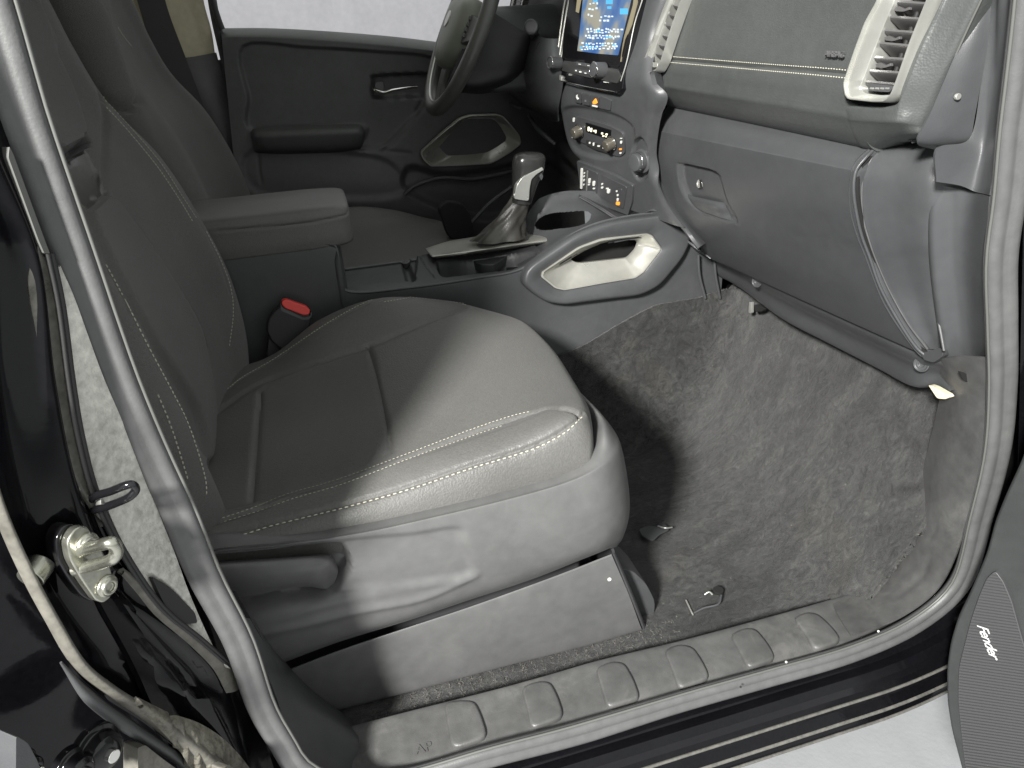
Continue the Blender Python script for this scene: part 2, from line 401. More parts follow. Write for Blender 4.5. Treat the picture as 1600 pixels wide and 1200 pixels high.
# ================================================================= TRUCK BODY (near side opening)
body = empty('pickup_body', (.8, .04, 0), 'black painted pickup body around the open front doorway, with grey door seal and ribbed sill', 'pickup body')
ZL = .0
sealpx = [(-70, -120), (-25, 0), (6, 100), (38, 200), (111, 400), (147, 500), (185, 600), (229, 700), (277, 800), (319, 900), (371, 1000), (406, 1100), (437, 1155)]
sp = [U(x, y, 'y', .04) for x, y in sealpx]
sp += [np.array(p) for p in [(.415, .04, .09), (.455, .042, .035), (.53, .043, .008)]]
sp += [U(x, y, 'y', .04) for x, y in [(766, 1180), (900, 1145), (1065, 1095), (1200, 1057), (1330, 1019), (1430, 973), (1500, 908), (1532, 800), (1556, 700), (1564, 600), (1563, 500), (1562, 400), (1575, 300), (1585, 200), (1598, 100), (1610, 0), (1622, -120)]]
path = resample(cr(sp, 8), 260)
prof = [(-.024, -.004), (-.0238, .004), (-.021, .0095), (-.016, .012), (-.011, .0128), (-.0075, .0118), (-.0045, .0122), (.001, .0155), (.008, .0180), (.015, .0165), (.0205, .0115), (.0235, .004), (.024, -.004), (.015, -.014), (-.015, -.014)]
SC = np.array([float(np.interp(i/259., [0, .22, .30, .38, .46, .50, .64, .70, .78, 1], [.74, .62, .60, .66, .72, .66, .66, .72, .78, .80])) for i in range(260)])
# side direction sign: bulb towards the outside of the opening
cx, cz = .85, .5
i = 40; side = np.cross(path[i+1]-path[i], [0, -1, 0]); outw = path[i]-np.array([cx, .04, cz])
sg = 1 if side@outw > 0 else -1
sweep('door_seal', path, [(sg*a*.98, b) for a, b in prof], (0, -1, 0), 'rubber', body, scale=SC, label='thick grey rubber seal round the front door opening')
# thin groove lines of the seal (trim edge)
M['rubber_edge'] = mat('seal_lip', (.10, .102, .095), .4)
ep = path.copy()
T = np.gradient(ep, axis=0); sd = np.cross(T, [0, -1, 0]); sd /= np.linalg.norm(sd, axis=1, keepdims=True)
inner_lip = ep - sd*sg*(.0252*SC)[:, None] + np.array([0, -.002, 0])
tube('seal_lip', inner_lip[::2], .0017, 'rubber_edge', body, seg=8, n=0)

# B pillar jamb: faces forward and outward
PLN['J'] = ((.372, .045, .3), (.80, -.60, 0))
PLN['J2'] = ((.352, .03, .3), (.70, -.70, -.10))
def jl(px, pl='J'): return Ul(px, pl)
# painted jamb skin: rows from the seal outwards to the rear door seal
rowsA = [(-60, -60), (30, 210), (100, 410), (172, 600), (262, 800), (310, 900), (375, 1040), (425, 1180), (450, 1260)]
rowsB = [(-110, -60), (5, 210), (68, 400), (105, 600), (150, 780), (215, 905), (355, 1050), (410, 1190), (440, 1270)]
rowsC = [(-150, -60), (-40, 210), (45, 400), (70, 600), (110, 780), (170, 905), (290, 1060), (370, 1200), (410, 1290)]
rowsD = [(-190, -60), (-90, 210), (5, 400), (20, 600), (55, 780), (110, 930), (210, 1060), (320, 1180), (380, 1270)]
rowsE = [(-230, -60), (-150, 210), (-60, 400), (-40, 600), (0, 790), (60, 930), (130, 1050), (230, 1120), (330, 1200)]
def off(P, d): 
    n = nrm(PLN['J'][1]); return [p+n*d for p in P]
net = [off(jl(rowsA), -.004), off(jl(rowsB), -.002), off(jl(rowsC), .006), off(jl(rowsD), -.012), off(jl(rowsE), .004)]
sheet('b_pillar', net, 'paint', body, nu=14, nv=10, thick=.006,
      grooves=[([(40, 300), (68, 400), (88, 500), (103, 600), (120, 700), (145, 785), (180, 870), (240, 950), (352, 1045)], .003, .0018),
               ([(150, 1045), (180, 1050), (220, 1045), (280, 1055), (320, 1085)], .004, .004),
               ([(160, 1060), (220, 1062), (290, 1080)], -.003, .004)],
      dents=[([(150, 895), (200, 905), (245, 960), (330, 1050), (340, 1080), (300, 1075), (230, 1015), (170, 960)], .012, 14)],
      label='glossy black painted pillar jamb between the front and rear doors')
# floor reflection in the black paint, built as a pale grey panel
gp = [(92, 420), (112, 470), (135, 530), (160, 600), (190, 665), (222, 740), (252, 815), (272, 865), (296, 925), (302, 940), (268, 925), (240, 895), (222, 865), (190, 830), (165, 785), (142, 740), (125, 690), (110, 620), (100, 540), (92, 470)]
ctr = []
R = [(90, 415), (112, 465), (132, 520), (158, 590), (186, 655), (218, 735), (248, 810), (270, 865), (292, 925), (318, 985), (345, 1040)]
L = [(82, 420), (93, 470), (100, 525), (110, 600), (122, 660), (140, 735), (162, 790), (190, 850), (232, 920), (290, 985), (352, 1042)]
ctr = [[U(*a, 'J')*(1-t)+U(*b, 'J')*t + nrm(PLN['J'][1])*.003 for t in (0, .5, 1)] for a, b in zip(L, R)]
sheet('jamb_reflection', ctr, 'jamb', body, nu=10, nv=12, thick=.004, dents=[([(232, 900), (262, 915), (300, 955), (303, 975), (285, 975), (250, 945)], .005, 4)], label='floor reflection in the black jamb paint, built as a pale grey textured panel')
plate('jamb_opening', [(231, 898), (262, 917), (300, 956), (304, 972), (285, 974), (252, 945)], 'J', up=.0042, down=.001, mt='rubber_black', parent=body, bev=.0008)
# reflection left of the double seam, built as a paler strip
L = [(50, 385), (40, 440), (52, 520), (62, 600), (78, 690), (100, 740), (140, 800)]; R = [(53, 383), (76, 430), (86, 500), (98, 600), (113, 690), (135, 765), (160, 820)]
M['jamb_sheen'] = mat('jamb_strip_reflection', (.06, .058, .05), .33, coat=.2, bump=('n', 70, .5, .003), mott=(40, .5, 200))
ctr = [[U(*a, 'J')*(1-t)+U(*b, 'J')*t + nrm(PLN['J'][1])*(.003+.0025*math.sin(t*2.6)) for t in (0, .33, .66, 1)] for a, b in zip(L, R)]
sheet('reflection_strip', ctr, 'jamb_sheen', body, nu=8, nv=6, thick=.004)
L = [(186, 898), (210, 926), (240, 962), (292, 1006), (330, 1045), (350, 1082)]; R = [(186, 885), (215, 908), (247, 948), (300, 987), (352, 1035), (368, 1075)]
ctr = [[U(*a, 'J')*(1-t)+U(*b, 'J')*t + nrm(PLN['J'][1])*(.003+.003*math.sin(t*2.6)) for t in (0, .33, .66, 1)] for a, b in zip(L, R)]
sheet('seal_flap', ctr, 'dusty_rubber', body, nu=8, nv=6, thick=.006, label='dusty wrinkled seal flap at the pillar foot')
for k_, dd in enumerate((0, 7)):
    line = [(66+dd, 395), (84+dd, 480), (100+dd, 600), (116+dd, 690), (140+dd, 775), (180+dd, 858), (240+dd, 945), (300+dd, 995), (350+dd, 1038)]
    tube('seam_bead', off(jl(line), .005), .0022, 'rubber_black', body, seg=8, n=5)
# small edge strip up at the left
plate('edge_strip', [(2, 228), (8, 240), (60, 380), (66, 395), (57, 395), (48, 375), (0, 245)], 'J', up=.008, down=.001, mt='rubber_edge', parent=body, bev=.0008)

# striker with loop, plate and bolts, and its mirror image above, built as a dark loop
st = plate('striker', [(88, 818), (106, 813), (122, 835), (146, 880), (150, 905), (146, 925), (134, 934), (122, 930), (100, 900), (80, 865), (76, 838)], 'J', up=.020, down=-.012, mt='zinc', parent=body, r=.4, bev=.0015, label='zinc plated door striker with two bolts')
plate('backing_plate', [(80, 818), (98, 813), (116, 835), (140, 885), (146, 925), (128, 936), (110, 926), (90, 900), (72, 868), (70, 838)], 'J', up=.012, down=.001, mt='gloss', parent=body, r=.4, bev=.0015)
nJ = nrm(PLN['J'][1])
for c in ((107, 842), (138, 907)):
    b = U(*c, 'J')+nJ*.020
    cyl('bolt', b, nJ, .0085, .003, 'zinc', st, prof=[(.0095, 0), (.0095, .002), (.0072, .0035), (.0065, .0055), (.004, .0055), (.0036, .003)], seg=24)
def bar(pts, r, mt, name, pl='J', o=.02, **kw):
    P = []
    for p, d in pts:
        PLN['_'] = (tuple(np.array(PLN[pl][0])+nJ*d), PLN[pl][1]); P.append(U(*p, '_'))
    par = kw.pop('par', body)
    return tube(name, P, r, mt, par, seg=12, n=8, **kw)
bar([((118, 866), .012), ((130, 859), .022), ((148, 854), .036), ((166, 849), .050), ((176, 849), .055), ((182, 860), .054), ((176, 873), .050), ((158, 880), .036), ((136, 886), .022), ((116, 891), .012)], .0050, 'zinc', 'striker_loop', label='striker loop', par=st)
cyl('striker_post', U(72, 880, 'J')-nJ*.004, nrm([-.3, -.8, -.15]), .010, .016, 'zinc', body)
bar([((143, 780), .004), ((152, 774), .012), ((172, 768), .024), ((192, 760), .036), ((206, 757), .042), ((212, 765), .042), ((203, 776), .038), ((184, 785), .026), ((162, 793), .014), ((146, 797), .004)], .0034, 'gloss', 'striker_reflection', label='mirror image of the striker in the paint, built as a black loop')
plate('hook_tip', [(140, 775), (145, 773), (146, 786), (141, 788)], 'J', up=.012, down=.0, mt='silver', parent=body, bev=.0005)  # bright tip of the mirrored striker loop, built as a silver chip
# rear door seal
rs = [(-60, 620), (-12, 780), (30, 880), (75, 965), (118, 1035), (165, 1075), (225, 1115), (290, 1165), (350, 1215), (420, 1260)]
P = off(jl(rs), .004)
tube('rear_door_seal', P, [.006, .006, .0066, .007, .0078, .009, .011, .016, .022, .026], 'dusty_rubber', body, seg=14, n=10, flat=(1, .45), label='dusty beige seal of the rear door opening')
rs2 = [(95, 1035), (140, 1090), (200, 1135), (270, 1180), (330, 1225)]
tube('rear_lower_lip', off(jl(rs2), .000), [.001, .005, .006, .005, .004], 'plastic_dark', body, seg=10, n=8)
FU = [(196, 1082), (250, 1108), (300, 1126), (345, 1158), (385, 1208), (410, 1265)]; FL = [(200, 1102), (240, 1140), (268, 1172), (290, 1208), (305, 1250), (318, 1300)]
net = [[U(*a, 'J')*(1-t)+U(*b, 'J')*t+nJ*(.012+.008*math.sin(t*3.1)) for t in (0, .33, .66, 1)] for a, b in zip(FU, FL)]
M['wrinkled'] = mat('wrinkled_sealer', (.13, .122, .098), .6, bump=('n', 45, 1.0, .012), bump2=('n', 160, .6, .004), mott=(30, .45, 140))
sheet('wrinkled_flap', net, 'wrinkled', body, nu=14, nv=14, thick=.005, grooves=[([(270+24*k, 1118+19*k), (282+20*k, 1150+20*k), (286+16*k, 1190+20*k)], .005, .0035) for k in range(5)])
plate('sill_flap', [(200, 1162), (212, 1158), (240, 1180), (275, 1205), (290, 1240), (200, 1240)], 'J', up=.012, down=.006, mt='dusty_rubber', parent=body, bev=.003)
plate('torn_flap', [(306, 1185), (316, 1178), (340, 1195), (372, 1225), (360, 1240), (310, 1230)], 'J', up=.035, down=-.02, mt='dusty_rubber', parent=body, bev=.003)
plate('hinge_cover', [(-20, 1130), (0, 1142), (18, 1175), (26, 1215), (-20, 1220)], 'J', up=.03, down=.0, mt='plastic', parent=body, bev=.003)
for c, r_ in (((150, 1170), .017), ((112, 1196), .012), ((34, 1190), .008)):
    p = U(*c, 'J')+nJ*-.006
    cyl('hinge_bolt', p, nJ, r_, .02, 'gloss', body, prof=[(r_*1.3, 0), (r_*1.3, .008), (r_, .009), (r_*.95, .02), (r_*.6, .023)], seg=24)
    cyl('bolt_tip', p+nJ*.02, nJ, r_*.35, .008, 'chrome', body, seg=16)
# black outer skin behind everything at the left (rear door edge and body side)
sheet('body_side', [[U(x, y, 'J')-nJ*(.03+.02*k) for k, x in enumerate((x0, x0-100, x0-250, -500, -900))] for x0, y in ((-170, -300), (-40, 100), (75, 500), (235, 900), (400, 1300), (430, 1700))], 'paint', body, nu=8, nv=8, thick=.01)
sheet('pillar_foot', [[U(x+dx, y, 'J')-nJ*o_ for dx, o_ in ((-150, .0), (-60, .014), (20, .02), (90, .02))] for x, y in ((300, 930), (360, 1040), (400, 1130), (440, 1210), (480, 1330))], 'paint', body, nu=6, nv=6, thick=.006)

# rocker below the sill: stepped profile swept forward
prf = [(.030, -.018), (.012, -.026), (-.002, -.024), (-.010, -.034), (-.012, -.048), (-.004, -.053), (-.012, -.060), (-.020, -.064), (-.012, -.071), (.002, -.078), (-.006, -.086), (-.016, -.094), (-.022, -.100), (-.016, -.106), (0, -.110), (.004, -.120), (-.006, -.128), (-.010, -.137), (.0, -.142), (.05, -.145), (.05, -.018)]
def rx(x): return np.array([x, .018, .0])
xs = np.r_[np.linspace(.2, 1.25, 40), np.linspace(1.28, 1.62, 16)]
loops = []
for x in xs:
    k = max(0, (x-1.22)/.3); s = min(1.25, 1+.10*k)
    loops.append([(x, .018+a+.018*k*k, b*s+.08*k*k*(1 if b > -.05 else .55)) for a, b in prf])
loft('rocker', loops, 'paint', body, ang=28, label='black painted ribbed rocker under the door opening')
M['rib_bead'] = mat('rib_grey', (.10, .098, .088), .45, mott=(50, .3, 200))  # lighter grey for the beads along the rocker ribs
for (a, b, r_, mt_) in ((-.013, -.0625, .0026, 'rib_bead'), (-.0165, -.0995, .0034, 'rib_bead'), (-.0085, -.1385, .0024, 'rib_bead'), (.002, -.030, .0016, 'rubber_black')):
    pts = []
    for x in np.linspace(.25, 1.6, 30):
        k = max(0, (x-1.22)/.3); s = min(1.25, 1+.10*k); pts.append((x, .018+a-.002+.018*k*k, b*s+.08*k*k*(1 if b > -.05 else .55)))
    tube('rocker_rib', pts, r_, mt_, body, seg=8, n=2)
# drain plug and specks on the seal
for c in ((1157, 1073), (1372, 986), (1228, 1034)):
    cyl('seal_clip', U(*c, 'y', .021), (0, -1, .3), .0016, .001, 'rubber_black' if c[0] < 1200 else 'white', body, seg=10, bev=0)

# sill scuff plate
inn = [(505, 1150), (570, 1130), (675, 1104), (820, 1067), (921, 1037), (1036, 1009), (1070, 1001), (1178, 972), (1296, 939), (1340, 925)]
inw = [U(x, y, 'z', .0) for x, y in inn]
xs_ = [p[0] for p in inw]
net = []
for x in np.linspace(.40, 1.34, 14):
    yi = float(np.interp(x, xs_, [p[1] for p in inw]))
    net.append([(x, yi+.012, -.03), (x, yi+.004, -.004), (x, yi-.004, .002), (x, yi*.6+.075*.4, .001), (x, .080, .000), (x, .066, -.0015), (x, .054, -.003), (x, .036+max(0, x-1.15)*.10, -.008)])
M['sill'] = mat('sill_plastic', (.078, .078, .077), .40, bump=('n', 700, .35, .0009), mott=(11, .25, 60), scuff=(26, .40))
sill = empty('sill_scuff_plate', (.87, .1, 0), 'grey plastic sill plate with a row of raised tread pads under the door opening', 'sill plate')
_, GS = sheet('plate_skin', net, 'sill', sill, nu=10, nv=6, thick=.003, grooves=[([(546, 1138), (552, 1160), (563, 1199)], .003, .002), ([(1337, 940), (1345, 935), (1335, 926)], .002, .002)])
pads = [([(693, 1099), (720, 1096), (742, 1097), (752, 1118), (763, 1153), (735, 1165), (706, 1172), (700, 1140)]),
        ([(813, 1075), (840, 1066), (860, 1067), (872, 1090), (882, 1122), (855, 1133), (829, 1141), (824, 1110)]),
        ([(929, 1045), (955, 1035), (975, 1037), (990, 1062), (1001, 1094), (975, 1101), (948, 1109), (940, 1078)]),
        ([(1036, 1017), (1060, 1008), (1082, 1012), (1098, 1035), (1110, 1062), (1085, 1071), (1060, 1079), (1050, 1048)]),
        ([(1139, 993), (1162, 983), (1180, 984), (1198, 1005), (1213, 1031), (1190, 1040), (1168, 1046), (1155, 1020)]),
        ([(1237, 967), (1260, 958), (1277, 961), (1298, 980), (1316, 1002), (1294, 1012), (1272, 1018), (1258, 992)])]
for q in pads:
    q = np.array(q, float); c = q.mean(0)
    P = rounded([U(a, b, 'z', .0015) for a, b in q], .45, 4); cc = P.mean(0)
    lo = [P-np.array([0, 0, .004]), P+np.array([0, 0, .0005])]
    for f_, h in ((.975, .0028), (.93, .0044), (.84, .0050), (.5, .0054), (.08, .0055)): lo.append(cc+(P-cc)*f_+np.array([0, 0, h]))
    loft('tread_pad', lo, 'sill', sill, ang=70)
text('sill_lettering', 'AP', U(662, 1170, 'z', .0)+np.array([0, 0, .0014]), (1, .02, 0), (0, 1, 0), .02, 'sill', sill, extrude=.0002)
# rear lower corner trim behind the plate end
sheet('corner_trim', [[U(x, y, 'y', v) for (x, y), v in zip(row, (.06, .09, .13, .2))] for row in (
      [(383, 965), (388, 966), (393, 967), (398, 968)], [(398, 1000), (406, 1001), (414, 1002), (420, 1003)], [(430, 1085), (450, 1085), (470, 1080), (484, 1075)], [(470, 1180), (500, 1165), (545, 1140), (550, 1125)], [(560, 1230), (560, 1200), (560, 1150), (552, 1135)])], 'plastic_dark', body, nu=8, nv=8, thick=.004)

# kick panel and A pillar lower trim (front edge of the opening)
kick = empty('kick_panel', (1.36, .1, .2), 'grey plastic kick panel curving up from the sill at the front of the doorway', 'kick panel')
I = [(1300, 940, 'z', .0), (1364, 915, 'z', .004), (1404, 881, 'y', .14), (1428, 840, 'y', .13), (1448, 795, 'y', .122), (1465, 720, 'y', .122), (1478, 665, 'y', .12), (1486, 625, 'y', .12), (1484, 600, 'y', .12), (1474, 560, 'y', .12)]
O = [(1330, 992, 'y', .055), (1400, 967, 'y', .055), (1460, 925, 'y', .055), (1492, 870, 'y', .05), (1512, 800, 'y', .045), (1532, 720, 'y', .045), (1542, 660, 'y', .045), (1546, 620, 'y', .045), (1546, 600, 'y', .045), (1545, 560, 'y', .045)]
net = []
for a, b in zip(I, O):
    A = U(*a); B = U(*b); net.append([A+(A-B)*.12+np.array([0.02, 0.03, -.015]), A, A*.66+B*.34+np.array([-.004, -.0, .003]), A*.25+B*.75+np.array([-.003, 0, .002]), B])
_, GK = sheet('panel_skin', net, 'sill', kick, nu=10, nv=8, thick=.003, grooves=[([(1437, 835), (1455, 838), (1464, 815)], .0015, .003), ([(1405, 930), (1440, 900), (1452, 870)], .0015, .006)])
# upper A pillar trim
apil = empty('a_pillar_trim', (1.28, .1, .6), 'tall grey plastic trim at the front door pillar beside the dashboard end', 'pillar trim')
I = [(1552, -60), (1549, 0), (1541, 70), (1532, 135), (1522, 185), (1514, 216), (1498, 226), (1475, 232), (1468, 246)]
net = []
rowL = [(1552, -60), (1549, 0), (1541, 70), (1532, 135), (1515, 216), (1465, 232), (1463, 284)]
rowM = [(1562, -60), (1557, 0), (1553, 70), (1546, 135), (1536, 216), (1515, 250), (1500, 290)]
rowR = [(1572, -60), (1562, 0), (1560, 70), (1556, 135), (1545, 216), (1531, 270), (1522, 299)]
rowS = [(1608, -60), (1595, 0), (1583, 70), (1575, 135), (1562, 216), (1552, 270), (1546, 305)]
for a, b, c, d in zip(rowL, rowM, rowR, rowS):
    net.append([U(*a, 'y', .095), U(*b, 'y', .088), U(*c, 'y', .08), U(*c, 'y', .072)*.4+U(*d, 'y', .06)*.6, U(*d, 'y', .046)])
sheet('upper_trim', net, 'plastic', apil, nu=10, nv=8, thick=.003)
rowL = [(1462, 286), (1452, 330), (1453, 400), (1462, 480), (1471, 540), (1476, 562)]
rowM = [(1492, 294), (1490, 330), (1490, 400), (1498, 480), (1504, 540), (1508, 578)]
rowR = [(1522, 301), (1518, 330), (1514, 400), (1520, 480), (1524, 540), (1528, 600)]
rowS = [(1546, 307), (1544, 330), (1540, 400), (1542, 480), (1545, 540), (1548, 608)]
net = []
for a, b, c, d in zip(rowL, rowM, rowR, rowS):
    A = U(*a, 'y', .125); net.append([A+np.array([.03, .03, 0]), A, U(*b, 'y', .105), U(*c, 'y', .085), U(*d, 'y', .046)])
sheet('lower_trim', net, 'plastic', apil, nu=10, nv=8, thick=.003)
plate('trim_slot_shade', [(1498, 580), (1506, 582), (1524, 592), (1533, 602), (1524, 603), (1504, 594)], 'y', .083, up=.002, down=.002, mt='gap', parent=apil, bev=.0005)
# black metal beyond the seal: outer pillar and hinge side
outer = [[U(x, y, 'y', v) for x, v in ((1560, .055), (1590, .03), (1640, -.02), (1700, -.03))] for y in (-150, 100, 300, 500, 700, 850, 950)]
outer = [[p+np.array([.035+.02*i, 0, 0]) for i, p in enumerate(r)] for r in outer]
sheet('outer_pillar', outer, 'paint', body, nu=6, nv=6, thick=.005)

# ================================================================= DASHBOARD (passenger side)
VL = [(1392, -70), (1380, 0), (1360, 35), (1345, 75), (1333, 110), (1326, 132)]
VR = [(1402, 150), (1412, 125), (1432, 70), (1450, 25), (1460, 0), (1486, -70)]
vl = np.array([U(x+2, y, 'x', 1.2) for x, y in VL]); vr = np.array([U(x-2, y, 'x', 1.2) for x, y in VR])
def yend(z):
    if z < .757: return .206
    return float(np.interp(z, vl[::-1, 2], vl[::-1, 1]))
def yst(z):
    if z < .757: return .205
    return float(np.interp(z, vr[:, 2], vr[:, 1]))
print('vl', vl.round(3).tolist(), 'vr', vr.round(3).tolist())
dash = empty('dashboard', (1.25, .6, .6), 'grey dashboard with stitched pad, silver framed air vents and closed glovebox', 'dashboard')
def prow(x, z, dz=0, dx=0): return [(x+.004*(.75-y), y, z+dz*(.75-y)) for y in [.765+(yend(z)-.765)*t for t in (0, .05, .25, .5, .75, .95, 1)]]
rows = [prow(1.36, 1.03), prow(1.27, 1.01), prow(1.222, .96), prow(1.212, .90), prow(1.205, .84), prow(1.199, .80), prow(1.196, .775), prow(1.196, .762), prow(1.196, .756), prow(1.196, .750), prow(1.1965, .743), prow(1.2005, .736), prow(1.212, .718), prow(1.226, .705), prow(1.245, .700), prow(1.30, .70)]
_, GP_ = sheet('dash_pad', rows, 'dash', dash, nu=10, nv=30, thick=.004,
      grooves=[([(1035, 92), (1120, 100), (1200, 106), (1270, 112), (1334, 117)], .003, .0025)])
stitches('stitching', GP_, [(1044, 88), (1120, 94), (1200, 100), (1270, 105), (1331, 110)], dash, ln=.003, gap=.002, r=.0005)
stitches('stitching', GP_, [(1040, 97), (1120, 104), (1200, 111), (1270, 117), (1330, 123)], dash, ln=.003, gap=.002, r=.0005)
# right end of the pad: bullnose corner
Cc = [[(1476, -40), (1501, -40), (1532, -40)], [(1476, 0), (1500, 0), (1532, 0)], [(1440, 80), (1462, 85), (1494, 85)], [(1402, 176), (1430, 180), (1458, 172)], [(1397, 222), (1414, 222), (1434, 219)]]
# joined surface: pad right strip, highlight edge, chamfer, end line
rowsC = []
for (xh, yh), (xe, ye), zz in [((1520, -100), (1578, -100), .95), ((1476, 0), (1533, -0), .87), ((1458, 40), (1515, 38), .84), ((1440, 80), (1496, 80), .81), ((1420, 130), (1475, 128), .78), ((1406, 166), (1459, 166), .770), ((1403, 182), (1452, 182), .755), ((1402, 190), (1447, 192), .743), ((1402, 196), (1444, 198), .736), ((1401, 209), (1438, 209), .718), ((1401, 217), (1434, 216), .705), ((1404, 222), (1432, 219), .700)]:
    px_ = float(np.interp(zz, [.700, .705, .718, .736, .743, .750, .775, .80, .84, .90, .96], [1.245, 1.226, 1.212, 1.2005, 1.1965, 1.196, 1.196, 1.199, 1.205, 1.212, 1.222]))
    h = U(xh, yh, 'x', px_+.001); e = U(xe, ye, 'x', 1.222 if zz > .71 else 1.24)
    st0 = np.array([px_+.0022, min(yst(h[2]), .205) if zz > .757 else .206, h[2] if zz > .757 else zz])
    if zz <= .757: rowsC.append([st0+np.array([.0035, .030, 0]), st0+np.array([-.0012, .010, 0]),
                                 h*.8+st0*.2+np.array([-.001, 0, 0]), h+np.array([.002, -.002, 0]), h*.5+e*.5+np.array([0, -.002, 0]), e, e+np.array([.03, .004, 0])])
    else: rowsC.append([st0+np.array([.004, .0, 0]), h*.25+st0*.75, h*.8+st0*.2+np.array([-.001, 0, 0]), h+np.array([.002, -.002, 0]), h*.5+e*.5+np.array([0, -.002, 0]), e, e+np.array([.03, .004, 0])])
rowsC.append([p+np.array([.05, 0.0, -.002]) for p in rowsC[-1]])
sheet('dash_pad_end', rowsC, 'dash', dash, nu=8, nv=8, thick=.004)
# end cap of the dash with its clip
net = [[U(1570, -100, 'y', .105), U(1575, -100, 'y', .10), U(1556, -100, 'y', .093)], [U(1531, 0, 'y', .105), U(1541, 0, 'y', .098), U(1551, 0, 'y', .094)], [U(1495, 80, 'y', .105), U(1518, 80, 'y', .098), U(1542, 75, 'y', .094)],
       [U(1456, 172, 'y', .106), U(1490, 178, 'y', .099), U(1524, 178, 'y', .094)], [U(1434, 218, 'y', .107), U(1475, 222, 'y', .104), U(1516, 216, 'y', .096)], [U(1436, 228, 'y', .12), U(1470, 235, 'y', .12), U(1500, 232, 'y', .11)]]
sheet('dash_end_cap', net, 'plastic', dash, nu=8, nv=8, thick=.003)
tube('end_line', [r_[5]+np.array([-.0008, -.0008, 0]) for r_ in rowsC[:-1]], .0013, 'rubber_edge', dash, seg=8, n=8)
0 and plate('gap_line', [(1529, 0), (1532, 0), (1456, 171), (1432, 218), (1428, 219), (1453, 169)], 'y', .104, up=.0008, down=.001, mt='gap', parent=dash, r=0, bev=0)
cyl('clip', U(1494, 151, 'y', .098), (-.1, -1, .1), .0035, .004, 'silver', dash, seg=14)
text('airbag_lettering', 'AIRBAG', U(1304, 85, 'x', 1.1965), (0, -1, 0), (0, 0, 1), .0100, 'plastic_mid', dash, extrude=.0012)

# air vents
PLN['V'] = ((1.196, .2, .80), (-1, 0, .10))
def vent(name, outer, inner, hole, pl, ribs, parent, lab):
    v = empty(name, U(*np.mean(inner, 0), pl), lab, 'air vent', 'silver framed dashboard vents')
    ring('frame', outer, inner, pl, lip=.009, mt='silver', parent=v, n=120, r=.18, edge=.002, back=.03)
    n = nrm(PLN[pl][1]); P = np.array(Ul(inner, pl)); c = P.mean(0)
    loft('cavity', [P+(P-c)*.02-n*.045, P+(P-c)*.02-n*.05], 'rubber_black', v)
    for (a, b, tilt) in ribs:
        A = U(*a, pl); B = U(*b, pl); d = nrm(B-A); up = nrm(np.cross(d, n)); up = up if up[2] > 0 else -up
        q = []
        for t, w, hh in ((0, .012, 0), (.22, .012, .0), (.26, .012, .0), (.75, .012, .0), (1, .012, 0)):
            p = A+(B-A)*t
            q.append([p-n*.004+up*.002, p-n*.0025, p-n*.004-up*.0022, p-n*.030-up*.016, p-n*.031-up*.0125])
        loft('slat', q, 'vane', v, ang=40)
    return v
outer = [(1392, -70), (1380, 0), (1360, 35), (1345, 75), (1333, 110), (1326, 132), (1329, 150), (1334, 156), (1370, 160), (1391, 160), (1402, 150), (1412, 125), (1432, 70), (1450, 25), (1460, 0), (1486, -70)]
inner = [(1416, -70), (1399, 0), (1382, 38), (1366, 80), (1353, 115), (1344, 138), (1352, 146), (1376, 149), (1396, 148), (1402, 138), (1411, 112), (1428, 68), (1446, 25), (1456, 0), (1480, -70)]
hole = inner
ribs = []
for k, (ya, yb) in enumerate([(-48, -42), (-22, -18), (3, 7), (27, 31), (48, 52), (68, 73), (90, 94), (111, 115), (128, 133)]):
    tx = lambda y, L: np.interp(y, [p[1] for p in L], [p[0] for p in L])
    Lf = [(1416, -70), (1399, 0), (1382, 38), (1366, 80), (1353, 115), (1344, 138)]; Rt = [(1480, -70), (1456, 0), (1446, 25), (1428, 68), (1411, 112), (1402, 138)]
    ribs.append(((tx(ya, Lf)+1, ya), (tx(yb, Rt)-1, yb), 0))
v1 = vent('outer_air_vent', outer, inner, hole, 'V', ribs, None, 'silver framed slatted air vent at the door end of the dashboard')
TW = plate('thumb_wheel', [(1357, 135), (1360, 131), (1394, 134), (1396, 138), (1390, 144), (1358, 142)], 'V', up=.001, down=.012, mt='plastic', parent=v1, bev=.001)
for k in range(4):
    plate('wheel_rib', [(1362+k*8, 136.5), (1367+k*8, 137), (1366+k*8, 140), (1361+k*8, 139.5)], 'V', up=.0022, down=.0, mt='silver', parent=TW, bev=.0004)
tube('vane_pivot', [U(1418, 12, 'V')+np.array([.016, 0, 0]), U(1400, 60, 'V')+np.array([.016, 0, 0]), U(1380, 118, 'V')+np.array([.016, 0, 0])], .003, 'rubber_black', v1, n=2)
for y in (12, 58, 100):
    plate('tilt_clip', [(1396-y*.33, y), (1404-y*.33, y-3), (1412-y*.33, y+2), (1420-y*.33, y-2), (1420-y*.33, y+3), (1410-y*.33, y+6), (1398-y*.33, y+5)], 'V', up=-.004, down=.008, mt='vane', parent=v1, bev=.0004)
PLN['V2'] = ((1.178, .74, .80), (-1, -.12, .12))
outer = [(1070, -70), (1053, -10), (1040, 20), (1026, 60), (1010, 100), (1008, 113), (1014, 116), (1030, 112), (1038, 98), (1052, 55), (1066, 15), (1075, -10), (1092, -70)]
inner = [(1074, -70), (1056, -10), (1044, 20), (1030, 60), (1016, 98), (1014, 108), (1018, 110), (1028, 108), (1034, 96), (1047, 55), (1061, 15), (1070, -10), (1088, -70)]
ribs = []
